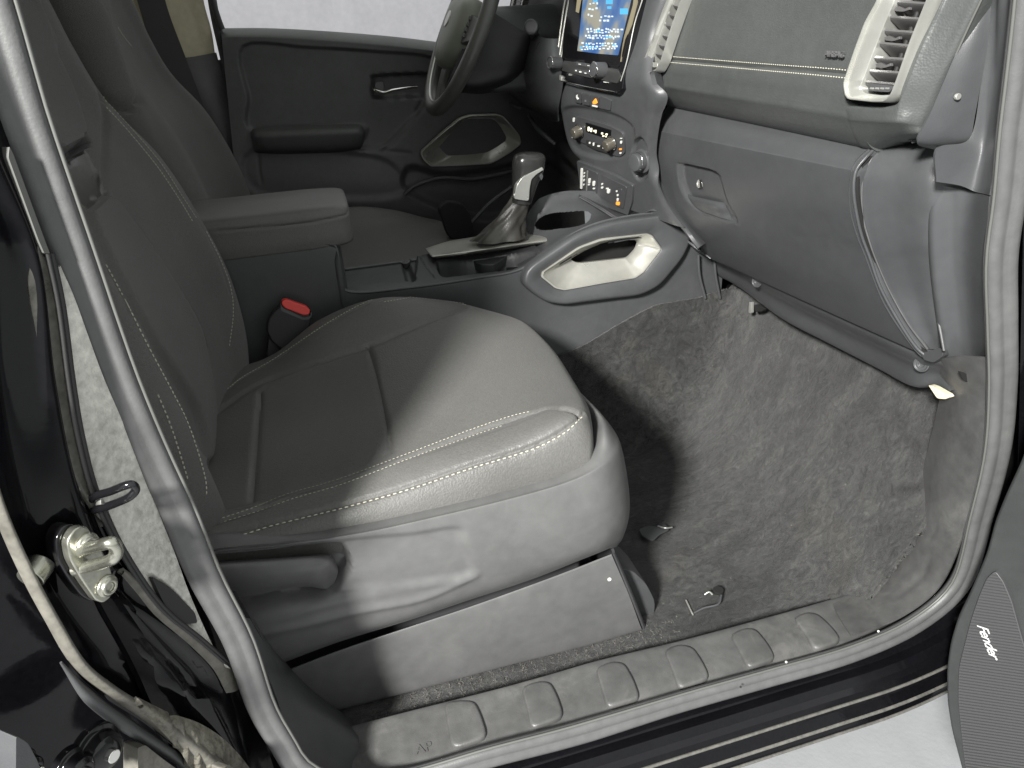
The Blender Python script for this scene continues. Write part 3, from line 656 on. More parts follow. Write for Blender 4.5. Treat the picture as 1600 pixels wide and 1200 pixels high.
for ya in (-45, -25, -8, 8, 23, 39, 55, 70, 84):
    Lf = [(1074, -70), (1056, -10), (1044, 20), (1030, 60), (1016, 98)]; Rt = [(1088, -70), (1070, -10), (1061, 15), (1047, 55), (1034, 96)]
    ribs.append(((tx(ya, Lf)+1, ya), (tx(ya+3, Rt)-1, ya+3), 0))
v2 = vent('centre_air_vent', outer, inner, inner, 'V2', ribs, None, 'narrow slatted air vent between the touchscreen and the stitched pad')
plate('thumb_wheel', [(1018, 97), (1028, 98), (1028, 105), (1019, 105)], 'V2', up=.001, down=.012, mt='silver', parent=v2, bev=.001)

# glovebox
rows = [((1046, 160), (1375, 226), 1.238), ((1032, 183), (1348, 248), 1.222), ((1024, 201), (1337, 264), 1.2145), ((1023, 207), (1335, 271), 1.2132), ((1018, 236), (1332, 300), 1.2185), ((1024, 270), (1335, 335), 1.228), ((1037, 305), (1345, 370), 1.242), ((1060, 338), (1357, 400), 1.256), ((1080, 365), (1382, 465), 1.280), ((1092, 382), (1410, 512), 1.302), ((1100, 396), (1441, 552), 1.325), ((1106, 402), (1462, 560), 1.335)]
net = []
glp = []
for a, b, x in rows:
    A = U(*a, 'x', x); B = U(*b, 'x', x); print('glove', A.round(3), B.round(3))
    net.append([A+np.array([.02, .004, 0]), A+np.array([.003, 0, 0])]+[A+(B-A)*t+np.array([-.003*math.sin(math.pi*t), 0, 0]) for t in (.03, .25, .5, .75, .97)]+[B+np.array([.002, 0, 0]), B+np.array([.02, -.003, 0])])
glove = empty('glovebox', (1.25, .5, .55), 'grey closed glovebox door with recessed latch and key lock below the dash pad', 'glovebox')
_, GG = sheet('door_skin', net, 'plastic', glove, nu=16, nv=26, thick=.005,
   dents=[([(1060, 262), (1063, 256), (1085, 260), (1118, 270), (1124, 285), (1134, 315), (1149, 343), (1145, 347), (1112, 337), (1092, 330), (1074, 312), (1063, 288)], .010, 4)])
h = sheet('latch_handle', [[pick(GG, x, y)+np.array([-.009+.010*k, 0, 0]) for x, k in zip(r, (.75, .25, .15, .3, .8))] for r, y in ()] or
   [[np.array(pick(GG, x, y))+np.array([-o, 0, 0]) for x, y, o in row] for row in (
     [(1075, 303, .000), (1086, 306, .005), (1105, 310, .006), (1122, 314, .005), (1133, 317, .000)],
     [(1078, 309, .003), (1088, 312, .010), (1108, 317, .011), (1126, 322, .010), (1137, 326, .002)],
     [(1086, 320, .003), (1094, 322, .009), (1112, 327, .010), (1130, 333, .009), (1143, 337, .002)],
     [(1094, 327, .000), (1100, 330, .004), (1115, 335, .004), (1133, 341, .004), (1146, 345, .000)])], 'plastic', glove, nu=6, nv=6, thick=.004)
lk = pick(GG, 1094, 287)
KL = cyl('key_lock', lk+np.array([.002, 0, 0]), (-1, -.05, .2), .0078, .006, 'silver', glove, prof=[(.0085, 0), (.0085, .004), (.0072, .0055), (.005, .0055), (.0045, .0042)], seg=28)
plate('key_slot_shade', [(1093, 281), (1095, 281), (1096, 293), (1094, 293)], 'x', lk[0]-.0042, up=.0005, down=.001, mt='gap', parent=KL, r=0, bev=0)
# bright rounded edge and dark gap down the glovebox right side
edge = [(1368, 231), (1352, 247), (1337, 268), (1334, 300), (1339, 337), (1347, 370), (1359, 402), (1376, 450), (1405, 503), (1432, 543), (1452, 558), (1468, 560)]
xs_e = [1.236, 1.222, 1.213, 1.214, 1.226, 1.241, 1.256, 1.275, 1.298, 1.318, 1.328, 1.333]
E1 = [U(x, y, 'x', v) for (x, y), v in zip(edge, xs_e)]
tube('edge_bead', E1, .0022, 'plastic', glove, seg=10, n=6)
E2 = [U(x+4+i*.2, y, 'x', v+.008) for i, ((x, y), v) in enumerate(zip(edge, xs_e))]
tube('edge_gap', E2, .0036, 'gap', glove, seg=8, n=6)
# side panel right of the gap
L = [(1381, 226), (1368, 240), (1352, 270), (1348, 300), (1350, 340), (1361, 380), (1372, 410), (1392, 455), (1420, 505), (1450, 545)]
R = [(1462, 229), (1460, 245), (1455, 280), (1452, 310), (1452, 340), (1453, 380), (1456, 410), (1463, 455), (1468, 505), (1475, 546)]
xv = [1.250, 1.237, 1.228, 1.230, 1.238, 1.25, 1.264, 1.285, 1.305, 1.330]
net = []
for a, b, x in zip(L, R, xv):
    A = U(*a, 'x', x+.002); B = U(*b, 'x', x+.018); net.append([A+np.array([.02, .004, 0]), A, A*.9+B*.1+np.array([-.002, 0, 0]), A*.5+B*.5, B, B+np.array([.03, -.02, 0])])
sheet('side_panel', net, 'plastic_mid' if False else 'plastic', dash, nu=10, nv=8, thick=.003)
tube('panel_bead', [net[i][1]+np.array([-.001, 0, 0]) for i in range(len(net))], .0018, 'rubber', dash, seg=8, n=6)
tube('panel_bead', Ul([(1455, 440), (1462, 480), (1470, 520), (1475, 548)], 'x', 1.312), .0018, 'rubber', dash, seg=8, n=6)
plate('hinge_foot', [(1441, 552), (1470, 543), (1478, 546), (1476, 556), (1462, 566), (1448, 562)], 'x', 1.327, up=.004, down=.012, mt='plastic_dark', parent=dash, bev=.002)
# underside trim of the dash with push clips
under = empty('under_dash_trim', (1.36, .45, .37), 'long grey closing trim under the glovebox with two round push clips', 'trim panel')
A = [(1085, 380), (1131, 400), (1195, 437), (1296, 488), (1370, 522), (1431, 549), (1480, 566), (1520, 592)]
B = [(1120, 430), (1158, 451), (1222, 498), (1296, 537), (1370, 575), (1424, 603), (1460, 603), (1484, 612)]
net = [[], [], [], [], []]
for k, (a, b) in enumerate(zip(A, B)):
    p = U(*a, 'x', 1.338); q = U(*b, 'z', .325+.0*k) if k < 5 else U(*b, 'x', 1.365 if k < 7 else 1.355)
    net[0].append(p+np.array([.03, 0, .02])); net[1].append(p); net[2].append(p*.62+q*.38+np.array([.0, 0, .004])); net[3].append(p*.45+q*.55+np.array([.006, 0, -.001])); net[4].append(q)
net.append([p+np.array([.05, 0, -.004]) for p in net[4]])
_, GU = sheet('trim_skin', net, 'plastic', under, nu=8, nv=12, thick=.003)
for c in ((1183, 440), (1440, 569)):
    p = pick(GU, *c); cyl('push_clip', p+np.array([.001, 0, 0]), (-.9, -.3, .1), .0105, .006, 'plastic', under, prof=[(.0115, 0), (.0115, .0035), (.0095, .0045), (.0085, .0028), (.0045, .0028), (.004, .001)], seg=28)
flake = plate('foam_wedge', [(1453, 601), (1462, 604), (1483, 616), (1486, 620), (1480, 623), (1467, 622)], 'x', 1.345, up=.003, down=.006, mt='foam', parent=None, bev=.001)
flake['label'] = 'small cream foam wedge poking out below the dash corner above the carpet'; flake['category'] = 'foam piece'

# ================================================================= FLOOR CARPET
carpet = empty('floor_carpet', (1.1, .45, -.04), 'dirty charcoal carpet covering the passenger footwell and climbing the toe board', 'carpet')
topl = [(870, 560), (915, 540), (960, 514), (1000, 486), (1040, 475), (1090, 467), (1124, 455), (1155, 451), (1190, 470)]
tz = [U(x, y, 'y', .776) for x, y in topl]; tzx = [p[0] for p in tz]; tzz = [p[2] for p in tz]; print('tz', np.round(tz, 3))
net = []
stat = [(.36, -.045), (.6, -.042), (.8, -.04), (.95, -.04), (1.05, -.04), (1.15, -.038), (1.23, -.022), (1.29, .02), (1.34, .085), (1.375, .15), (1.405, .22), (1.43, .29), (1.46, .40)]
for x, z in stat:
    r = []
    for iy, y in enumerate((.05, .10, .132, .15, .20, .30, .42, .54, .64, .71)):
        xx = x; y = max(y, .112+.006*iy) if x > 1.2 else y
        if y < .15 and x < 1.33: zz = z-.012 if y < .14 else z
        else: zz = z
        r.append((xx, y, zz+.006*math.sin(9*y+13*x)))
    tt = float(np.interp(x, tzx, tzz, left=tzz[0])); tt = max(tt, z+.02)
    r.append((x, .755, z+.35*(tt-z))); r.append((x, .774, z+.72*(tt-z))); r.append((x, .779, tt))
    net.append(r)
G = netgrid(net, 12, 9)
nn = gnorm(G); rr = np.random.rand(*G.shape[:2]); 
G = G+nn*((rr-.5)*.0022)[..., None]
GC = G
link('carpet_pile', gridmesh('carpet_pile', G, .006, 80), 'carpet', carpet)
# loose fibres
def fibres(name, n, region, ln, parent):
    V = []; F = []
    for i in range(n):
        x0, y0 = region(); p = pick(GC, x0, y0) if n < 50 else GCk(x0, y0)
        d = nrm(np.random.randn(3)*[1, 1, .5]+np.array([0, 0, .3])); L_ = ln*(.5+random.random()); s = nrm(np.cross(d, np.random.randn(3)))*.00028
        m1 = p+d*L_*.5+np.random.randn(3)*.001; e = p+d*L_+np.array([0, 0, -.001]); o = len(V)
        V += [p-s, p+s, m1-s, m1+s, e]; F += [(o, o+1, o+3, o+2), (o+2, o+3, o+4)]
    return link(name, mesh(name, V, F, 180), 'fibre', parent, 'stuff')
flat = GC.reshape(-1, 3); flatpx = proj(flat)
def GCk(x, y):
    k = int(((flatpx-[x, y])**2).sum(1).argmin()); return flat[k]+np.random.randn(3)*[.002, .002, .0004]
def strip():
    t = random.random(); x = 560+t*500; return x, 1122-(x-560)*.262+random.uniform(-26, 14)
def whole():
    return random.uniform(960, 1470), random.uniform(460, 980)
fibres('loose_fibre', 2600, strip, .006, carpet)
fibres('loose_fibre', 1800, whole, .0035, carpet)
# crumbs of grit trodden into the pile
def grit(name, n, region, parent, zoff=.001):
    V = []; F = []
    for i in range(n):
        p = region(); r = random.uniform(.0006, .0017); o = len(V)
        for d in ((1, 0, 0), (-1, 0, 0), (0, 1, 0), (0, -1, 0), (0, 0, 1), (0, 0, -1)): V.append(p+np.array(d)*r*random.uniform(.6, 1.3)+np.array([0, 0, zoff]))
        F += [(o+a, o+b, o+c) for a in (0, 1) for b in (2, 3) for c in (4, 5)]
    return link(name, mesh(name, V, F, 20), 'grit', parent, 'stuff')
M['grit'] = mat('grit', (.13, .12, .10), .9, mott=(300, .5, 700))
grit('grit', 110, lambda: GCk(*whole()), carpet)
grit('grit', 60, lambda: GCk(*strip()), carpet)
0 and grit('grit', 160, lambda: (lambda x: np.array([x, random.uniform(.065, .135), .0035]))(random.uniform(.5, 1.32)), sill, 0)
# carpet flap and clip at the tunnel corner, tear near the sill, small tab
plate('carpet_clip', [(1180, 476), (1186, 475), (1197, 482), (1193, 486), (1183, 487)], 'x', 1.40, up=.004, down=.004, mt='gap', parent=carpet, bev=.0005)
plate('clip_lip', [(1173, 471), (1176, 472), (1176, 489), (1172, 488)], 'x', 1.395, up=.004, down=.003, mt='silver', parent=carpet, bev=.0005)
tab = empty('plastic_tab', GCk(1025, 835), 'small dark grey plastic tab lying on the carpet in front of the seat', 'tab')
P = [(998, 828), (1012, 822), (1028, 824), (1040, 820), (1046, 828), (1030, 836), (1020, 846), (1003, 838)]
plate('tab_body', P, 'z', -.03, up=.002, down=.002, mt='plastic', parent=tab, bev=.0008)
tube('wire_bit', [U(1028, 822, 'z', -.026), U(1040, 825, 'z', -.022), U(1050, 824, 'z', -.026)], .0016, 'silver', tab)
hk = empty('mat_hook', GCk(1120, 930), 'small dark mat hook with bent pale tip on the carpet beside the sill', 'mat hook')
cyl('hook_base', U(1122, 925, 'z', -.036), (0, 0, 1), .009, .006, 'gap', hk, seg=18)
tube('hook_arm', [U(1084, 958, 'z', -.034), U(1100, 950, 'z', -.030), U(1122, 944, 'z', -.028), U(1127, 930, 'z', -.026)], .0018, 'plastic', hk)
tube('hook_tip', [U(1101, 929, 'z', -.03), U(1108, 925, 'z', -.026), U(1113, 929, 'z', -.03)], .0016, 'silver', hk)
tube('carpet_slit', [U(1072, 938, 'z', -.037), U(1080, 955, 'z', -.035), U(1083, 961, 'z', -.036)], .0015, 'silver', hk)
box('cabin_floor', (-1.2, .03, -.14), (1.75, 1.66, -.07), 'rubber_black', body, bev=.002)
# ================================================================= SEATS
def cushion(oy, parent, gr, dn, nu=30, nv=20, zn=()):
    X = [.28, .42, .54, .66, .78, .86, .895, .905, .90]
    cols = [(.222, [.20]*9), (.206, [.26, .26, .26, .26, .26, .265, .265, .26, .2]), (.203, [.325, .305, .302, .303, .309, .325, .320, .30, .2]), (.222, [.325, .318, .325, .338, .356, .378, .368, .325, .2]), (.26, [.325, .324, .334, .350, .368, .384, .374, .33, .2]),
            (.30, [.305, .305, .322, .340, .358, .376, .368, .33, .2]), (.38, [.300, .313, .330, .345, .360, .370, .360, .325, .2]), (.50, [.300, .318, .338, .354, .366, .372, .362, .325, .2]),
            (.60, [.31, .333, .360, .374, .381, .378, .362, .32, .2]), (.655, [.32, .338, .383, .400, .394, .376, .355, .315, .2]), (.70, [.325, .338, .396, .420, .400, .368, .345, .30, .2]),
            (.738, [.30, .31, .372, .395, .375, .348, .325, .28, .2]), (.752, [.25, .26, .30, .32, .31, .29, .28, .25, .19]), (.75, [.18]*9)]
    fx = ([.2, .22, .26, .30, .38, .50, .60, .68, .72, .745, .76], [.845, .858, .872, .882, .893, .900, .893, .872, .85, .828, .81])
    net = []
    for i, x in enumerate(X):
        r = []
        for y, z in cols:
            xf = np.interp(y, *fx); r.append((.28+(x-.28)*(xf-.28)/.62, y+oy, z[i]))
        net.append(r)
    return sheet('cushion', net, 'vinyl', parent, nu=nu, nv=nv, thick=.006, grooves=gr, dents=dn, zones=zn, pucker=.00022)
def backrest(oy, parent, gr, dn, nu=10, nv=12, nar=0, zn=()):
    rows = []
    #  z, crest x near, crest x far, centre depth, half-width scale
    T = [(.24, .36, .36, .03, .90), (.32, .365, .378, .04, .96), (.40, .360, .386, .048, 1.0), (.50, .350, .380, .05, 1.02), (.60, .334, .356, .048, 1.02), (.70, .308, .322, .042, 1.0), (.785, .27, .272, .034, .96), (.86, .250, .250, .030, .935), (.93, .232, .236, .028, .93), (1.0, .215, .218, .024, .88), (1.05, .18, .18, .01, .80), (1.06, .12, .12, 0, .7)]
    for z, xn, xf, dp, s in T:
        r = []
        for y, k in ((-.275, 'bn'), (-.285, 'on'), (-.225, 'cn'), (-.17, 'vn'), (-.09, 'm'), (0, 'c'), (.09, 'm'), (.17, 'vf'), (.228, 'cf'), (.262, 'of'), (.255, 'bf')):
            t = (y+.28)/.56; xc = xn+(xf-xn)*t
            o = {'bn': -.16, 'on': -.05, 'cn': 0, 'vn': -.6*dp, 'm': -dp, 'c': -1.05*dp, 'vf': -.6*dp, 'cf': 0, 'of': -.022, 'bf': -.16}[k]
            yy = y*s*1.02
            if nar and y > 0 and z > .6: yy -= y/.26*nar*min(1, (z-.6)/.25)
            r.append((xc+o, .48+oy+yy, z))
        rows.append(r)
    return sheet('backrest', rows, 'fabric', parent, nu=nu, nv=nv, thick=.006, grooves=gr, dents=dn, zones=zn)

seat = empty('car_seat', (.6, .48, 0), 'front passenger seat in dark cloth with pale stitching, nearest the open door', 'car seat', 'front seats')
grc = [([(330, 818), (400, 796), (450, 776), (530, 753), (640, 713), (740, 675), (800, 655), (832, 645), (860, 637), (890, 640), (906, 648)], .006, .0045),
       ([(330, 838), (430, 816), (530, 791), (640, 760), (740, 726), (830, 698), (880, 673), (912, 646)], .0035, .0035),
       ([(575, 540), (582, 570), (592, 610), (603, 660), (612, 706)], .0045, .0032),
       ([(406, 612), (403, 660), (399, 720), (394, 782)], .0055, .0036),
       ([(345, 640), (400, 602), (470, 575), (575, 541), (632, 518), (700, 490), (763, 467)], .0045, .006),
       ([(350, 614), (380, 592), (430, 563), (520, 503), (590, 470), (660, 460), (715, 468), (735, 475)], .0016, .0025)]
CU, GCu = cushion(0, seat, grc, [([(408, 612), (470, 577), (574, 543), (592, 610), (611, 705), (530, 748), (450, 770), (396, 782)], .002, 8)], zn=[([(408, 612), (470, 577), (574, 543), (592, 610), (611, 705), (530, 748), (450, 770), (396, 782)], 'fabric')])
for ln_ in ([(340, 812), (400, 792), (450, 772), (530, 749), (640, 708), (740, 670), (800, 650), (830, 643)], [(350, 815), (410, 797), (460, 779), (535, 757), (640, 717), (740, 681), (790, 664)]):
    stitches('stitching', GCu, ln_, CU, ln=.0036, gap=.0022, r=.00036)
stitches('stitching', GCu, [(380, 836), (430, 821), (530, 796), (640, 765), (740, 731), (830, 703), (880, 678), (910, 652)], CU, ln=.0052, gap=.0026, r=.0006)
stitches('stitching', GCu, [(352, 611), (380, 589), (430, 560), (520, 500), (590, 466), (660, 456), (712, 463), (738, 471)], CU, ln=.0036, gap=.002, r=.00045)
stitches('stitching', GCu, [(600, 472), (660, 464), (705, 470), (728, 477)], CU, ln=.0036, gap=.002, r=.0004)
grb = [([(158, 148), (164, 180), (163, 250), (165, 300), (178, 318), (205, 350), (240, 400), (270, 447), (303, 498), (320, 540)], .006, .005),
       ([(52, 0), (70, 45), (82, 90), (97, 120), (115, 165), (130, 216)], .003, .005),
       ([(112, 64), (135, 105), (150, 135), (166, 162), (200, 196), (245, 250), (285, 310), (320, 362), (345, 415), (360, 460)], .0014, .0022)]
dnb = [([(70, 235), (100, 240), (131, 216), (137, 226), (104, 254), (70, 262)], .026, 7),
       ([(-60, -60), (40, -60), (58, 10), (80, 60), (86, 95), (116, 165), (129, 212), (100, 236), (60, 240), (0, 120)], -.014, 7),
       ([(104, 262), (136, 232), (150, 262), (167, 303), (132, 325), (116, 296)], .003, 8),
       ([(134, 334), (170, 309), (190, 335), (240, 402), (300, 498), (318, 560), (330, 640), (322, 720), (300, 640), (230, 530), (165, 410)], -.012, 7)]
BR, GB = backrest(0, seat, grb, dnb, nu=22, nv=20, zn=[([(96, 262), (134, 233), (150, 266), (166, 303), (132, 328), (112, 300)], 'boot')])
stitches('stitching', GB, [(165, 414), (190, 460), (230, 540), (262, 600), (290, 655), (308, 705), (320, 748), (322, 775)], BR, ln=.0042, gap=.002, r=.0006)
stitches('stitching', GB, [(246, 617), (262, 655), (276, 695), (287, 730), (293, 750)], BR, ln=.0042, gap=.002, r=.0006)
stitches('stitching', GB, [(78, 0), (100, 35), (116, 64), (135, 102), (152, 135), (166, 160)], BR, ln=.0035, gap=.0015, r=.00045)
stitches('stitching', GB, [(166, 168), (200, 205), (245, 260), (280, 312), (300, 345)], BR, ln=.0035, gap=.0015, r=.0005)
stitches('stitching', GB, [(170, 163), (204, 200), (250, 254), (284, 306), (306, 340)], BR, ln=.0035, gap=.0015, r=.0004)
stitches('stitching', GB, [(322, 362), (345, 408), (360, 450), (364, 490), (358, 540)], BR, ln=.0042, gap=.002, r=.0005)
# side shield
def yr(pts, y): return [U(a, b, 'y', v) for (a, b), v in zip(pts, y)]
r0 = yr([(250, 846), (340, 834), (450, 830), (560, 812), (650, 793), (780, 762), (880, 732), (926, 704), (940, 674)], [.218]*7+[.222, .235])
r1 = yr([(255, 870), (345, 857), (455, 846), (565, 829), (655, 810), (785, 779), (885, 750), (938, 722), (962, 692)], [.190]*7+[.196, .225])
r1b = yr([(262, 882), (350, 868), (460, 856), (570, 839), (660, 820), (790, 789), (889, 760), (945, 735), (972, 715)], [.182]*7+[.189, .22])
r2 = yr([(290, 930), (370, 925), (480, 905), (590, 885), (680, 868), (800, 838), (895, 808), (954, 780), (981, 765)], [.176]*7+[.184, .22])
r3 = yr([(330, 1000), (400, 985), (510, 950), (615, 930), (705, 910), (815, 880), (905, 852), (960, 822), (983, 805)], [.178]*7+[.187, .22])
r4 = yr([(358, 1052), (428, 1030), (528, 993), (638, 960), (730, 930), (830, 897), (908, 868), (952, 849), (975, 836)], [.184]*7+[.192, .225])
r5 = yr([(360, 1062), (430, 1040), (530, 1003), (640, 969), (732, 938), (832, 905), (910, 874), (950, 858), (966, 850)], [.20]*7+[.205, .235])
r00 = yr([(250, 850), (340, 838), (450, 834), (560, 816), (650, 797), (775, 768), (868, 742), (905, 722), (912, 700)], [.245]*7+[.25, .27])
rows = [r00, r0, r1, r1b, r2, r3, r4, r5]
rows = [r+[r[-1]+np.array([.012, .05, 0]), r[-1]+np.array([.004, .16, 0])] for r in rows]
_, GSh = sheet('side_shield', rows, 'plastic_mid', seat, nu=16, nv=20, thick=.004,
   grooves=[([(530, 925), (620, 918), (720, 906)], -.0022, .006), ([(395, 992), (480, 975), (560, 955), (660, 935), (740, 900)], -.003, .007)],
   dents=[([(300, 868), (345, 866), (440, 862), (518, 855), (536, 861), (546, 893), (528, 918), (510, 932), (480, 944), (430, 954), (385, 967), (340, 984), (300, 950)], .024, 12),
          ([(530, 846), (640, 836), (715, 826), (722, 850), (735, 898), (650, 915), (530, 935), (300, 990), (300, 880)], .005, 14)])
# recline lever in the recess
def lv(rows_, o): return [[U(a, b, 'y', v+o) for a, b, v in r] for r in rows_]
sheet('recline_lever', lv([[(300, 880, .192), (400, 874, .190), (480, 868, .190), (512, 866, .192), (521, 872, .196)],
      [(305, 885, .176), (400, 879, .174), (480, 872, .173), (514, 872, .176), (525, 880, .190)],
      [(315, 905, .170), (400, 898, .168), (480, 889, .166), (512, 885, .168), (528, 893, .186)],
      [(330, 925, .176), (410, 915, .172), (470, 910, .172), (500, 912, .174), (523, 910, .190)],
      [(340, 940, .190), (410, 927, .186), (470, 917, .186), (503, 920, .186), (516, 921, .196)]], 0), 'plastic_mid', seat, nu=8, nv=10, thick=.006, label='recline lever in its recess')
# cover box below, with end cap
PLN['CV'] = ((.6, .208, .1), (0, -1, 0))
_, GCv = sheet('lower_cover', [yr([(340, 1092), (435, 1052), (535, 1014), (640, 979), (740, 946), (860, 903), (955, 866)], [.212]*7), yr([(345, 1096), (438, 1056), (537, 1018), (642, 983), (742, 950), (862, 907), (958, 872)], [.206]*7), yr([(380, 1110), (465, 1080), (560, 1050), (665, 1015), (765, 985), (885, 945), (982, 928)], [.203]*7),
      yr([(400, 1140), (498, 1113), (595, 1088), (700, 1060), (800, 1033), (905, 1006), (1001, 979)], [.203]*7), yr([(402, 1143), (500, 1117), (598, 1092), (702, 1064), (802, 1037), (908, 1010), (1004, 984)], [.208]*7)], 'plastic_mid', seat, nu=10, nv=10, thick=.004)
fr = [p for p in (U(955, 866, 'y', .212), U(982, 928, 'y', .205), U(1004, 984, 'y', .208))]
sheet('cover_front', [[p, p+np.array([.004, .01, 0]), p+np.array([.0, .06, 0]), p+np.array([-.02, .2, 0])] for p in fr], 'plastic_dark', seat, nu=6, nv=6, thick=.004)
plate('rail_cap', [(968, 888), (990, 893), (1010, 912), (1024, 940), (1022, 965), (1012, 984), (1000, 988), (985, 960)], 'y', .235, up=.0, down=.07, mt='plastic', parent=seat, r=.35, bev=.008)
cyl('cover_screw', pick(GCv, 952, 905)+np.array([0, .001, 0]), (0, -1, .1), .003, .002, 'white', seat, seg=12, bev=0)
for a, b, w in ((688, 1037, 8), (783, 1024, 5), (668, 1045, 3), (728, 1048, 4), (972, 965, 3)):
    plate('scuff_mark', [(a-w, b+1), (a-w*.2, b-3), (a+w, b-2), (a+w*.6, b+2), (a, b+3)], 'y', .2035, up=.0006, down=.0, mt='plastic', parent=seat, bev=0, r=.4)
box('seat_pan', (.30, .225, .12), (.84, .735, .22), 'rubber_black', seat, bev=.02)  # dark box filling the seat underside, added to block light
box('seat_rail', (.30, .26, -.04), (.86, .30, .12), 'plastic_dark', seat, bev=.01)
box('seat_rail', (.30, .66, -.04), (.86, .70, .12), 'plastic_dark', seat, bev=.01)

dseat = empty('car_seat', (.6, 1.25, 0), 'driver seat in dark cloth on the far side of the centre console', 'car seat', 'front seats')
_, GDc = cushion(.755, dseat, [], [], nu=8, nv=8)
_, GD = backrest(.755, dseat, [([(152, 0), (166, 30), (182, 66), (197, 110), (214, 150)], .003, .004)],
      [([(183, 166), (197, 165), (214, 151), (219, 158), (202, 173), (186, 176)], .012, 7), ([(70, -60), (150, -60), (172, 30), (184, 70), (212, 148), (195, 160), (160, 150), (100, 60)], -.008, 8),
       ([(190, 178), (204, 174), (220, 160), (235, 195), (260, 240), (300, 300), (240, 300), (200, 200)], -.003, 8)], nu=8, nv=8, nar=.075)
stitches('stitching', GD, [(184, 43), (192, 56), (200, 66), (206, 74)], dseat, ln=.004, gap=.001, r=.0006)
sh = []
box('seat_pan', (.30, .98, .10), (.84, 1.49, .22), 'rubber_black', dseat, bev=.02)
for s, oy in ((seat, 0), (dseat, .755)):
    G_ = netgrid([[(x+o*.0, .48+oy+y*w, z) for y in (-.15, -.1, 0, .1, .15)] for x, z, w, o in ((.19, 1.06, .9, 0), (.205, 1.10, 1, 0), (.19, 1.2, 1, 0), (.16, 1.26, .9, 0), (.10, 1.26, .9, 0), (.08, 1.18, .95, 0), (.09, 1.08, .9, 0), (.19, 1.06, .9, 0))], 6, 5)
    HR = link('headrest', gridmesh('headrest', G_, 0, 60), 'fabric', s)
    for y in (-.06, .06): tube('headrest_post', [(.13, .48+oy+y, 1.0), (.14, .48+oy+y, 1.12)], .006, 'chrome', HR, n=2)

# buckle between seat and console
bk = empty('seat_belt_buckle', U(455, 520, 'y', .765), 'black seat belt buckle with red release button between passenger seat and console', 'belt buckle')
PLN['BK'] = ((.47, .752, .40), (.1, -1, .15))
plate('buckle_body', [(441, 474), (452, 472), (484, 490), (486, 497), (483, 512), (476, 535), (462, 548), (440, 546), (422, 530), (416, 515), (419, 496), (430, 483)], 'BK', up=.010, down=.012, mt='rubber_black', parent=bk, r=.35, bev=.004)
plate('release_button', [(440, 468), (446, 466), (478, 477), (484, 483), (482, 490), (474, 491), (445, 480), (439, 474)], 'BK', up=.013, down=.006, mt='red', parent=bk, r=.4, bev=.002, label='red release button')
plate('button_rim', [(438, 470), (440, 479), (474, 495), (484, 492), (485, 484), (487, 490), (482, 498), (472, 498), (438, 484)], 'BK', up=.011, down=.006, mt='plastic', parent=bk, r=.3, bev=.001)
plate('buckle_sleeve', [(420, 520), (470, 538), (455, 585), (415, 570)], 'BK', up=.002, down=.012, mt='rubber_black', parent=bk, r=.2, bev=.004)

# ================================================================= CENTRE CONSOLE
con = empty('centre_console', (.9, .9, .2), 'grey plastic centre console between the seats with trays, cup holders and grip handle', 'console')
# side wall, nearest face
top = [(240, 430), (365, 404), (515, 386), (527, 420), (545, 458), (640, 452), (745, 437), (812, 424), (860, 392), (905, 364), (955, 347), (1026, 338), (1075, 352), (1100, 380), (1130, 400)]
tp = [U(x, y, 'y', .792) for x, y in top]; print('console top', np.round(tp, 3).tolist())
net = []
for p in tp:
    net.append([p+np.array([0, .02, .001]), p+np.array([0, .004, .0]), p+np.array([0, -.003, -.006]), p*[1, 0, 0]+np.array([0, .786, p[2]*.66-.01]), p*[1, 0, 0]+np.array([0, .783, p[2]*.33-.03]), p*[1, 0, 0]+np.array([0, .782, -.06])])
_, GW = sheet('side_wall', net, 'plastic', con, nu=14, nv=10, thick=.004, holes=[[(850, 431), (905, 389), (938, 376), (1010, 368), (1028, 388), (1001, 422), (990, 431), (880, 449), (868, 447)]])
box('console_core', (-.1, .82, -.06), (.58, .98, .50), 'plastic', con, bev=.01)
box('console_core', (.5, .86, -.06), (1.5, .94, .30), 'rubber_black', con, bev=.01)
sheet('far_wall', [[(x, 1.0+.004, z) for z in (-.06, .15, .36)] for x in (-.1, .3, .6, .9, 1.2, 1.5)], 'plastic_dark', con, thick=.004)
for xa, xb in ((1091, 1098), (1116, 1121)):
    tube('wall_rib', [U(xa, 398, 'y', .77), U(xa+2, 430, 'y', .77), U(xb+4, 466, 'y', .772)], .0032, 'plastic', con, seg=10, n=6)
# top deck
dk = []
for x in np.linspace(.52, 1.0, 9):
    z = .400+max(0, x-.93)*.2
    dk.append([(x, .792, z-.004), (x, .797, z), (x, .83, z+.001), (x, .88, z+.001), (x, .95, z+.001), (x, 1.0, z), (x, 1.008, z-.01)])
_, GT = sheet('top_deck', dk, 'plastic_dark', con, nu=24, nv=20, thick=.004,
      grooves=[([(650, 389), (662, 410), (681, 434)], .002, .0018)],
      dents=[([(532, 398), (560, 396), (640, 392), (650, 412), (640, 436), (590, 440), (545, 445), (537, 425)], .012, 5),
             ([(628, 402), (636, 402), (645, 425), (648, 436), (638, 437), (632, 420)], .012, 6),
             ([(684, 410), (692, 408), (740, 408), (800, 398), (835, 396), (822, 408), (806, 418), (760, 424), (710, 430), (694, 431), (686, 424)], .045, 4)])
plate('cup_divider', [(738, 408), (752, 414), (772, 414), (790, 402), (800, 398), (790, 396), (745, 404)], 'z', .398, up=.001, down=.02, mt='plastic_dark', parent=con, bev=.002)
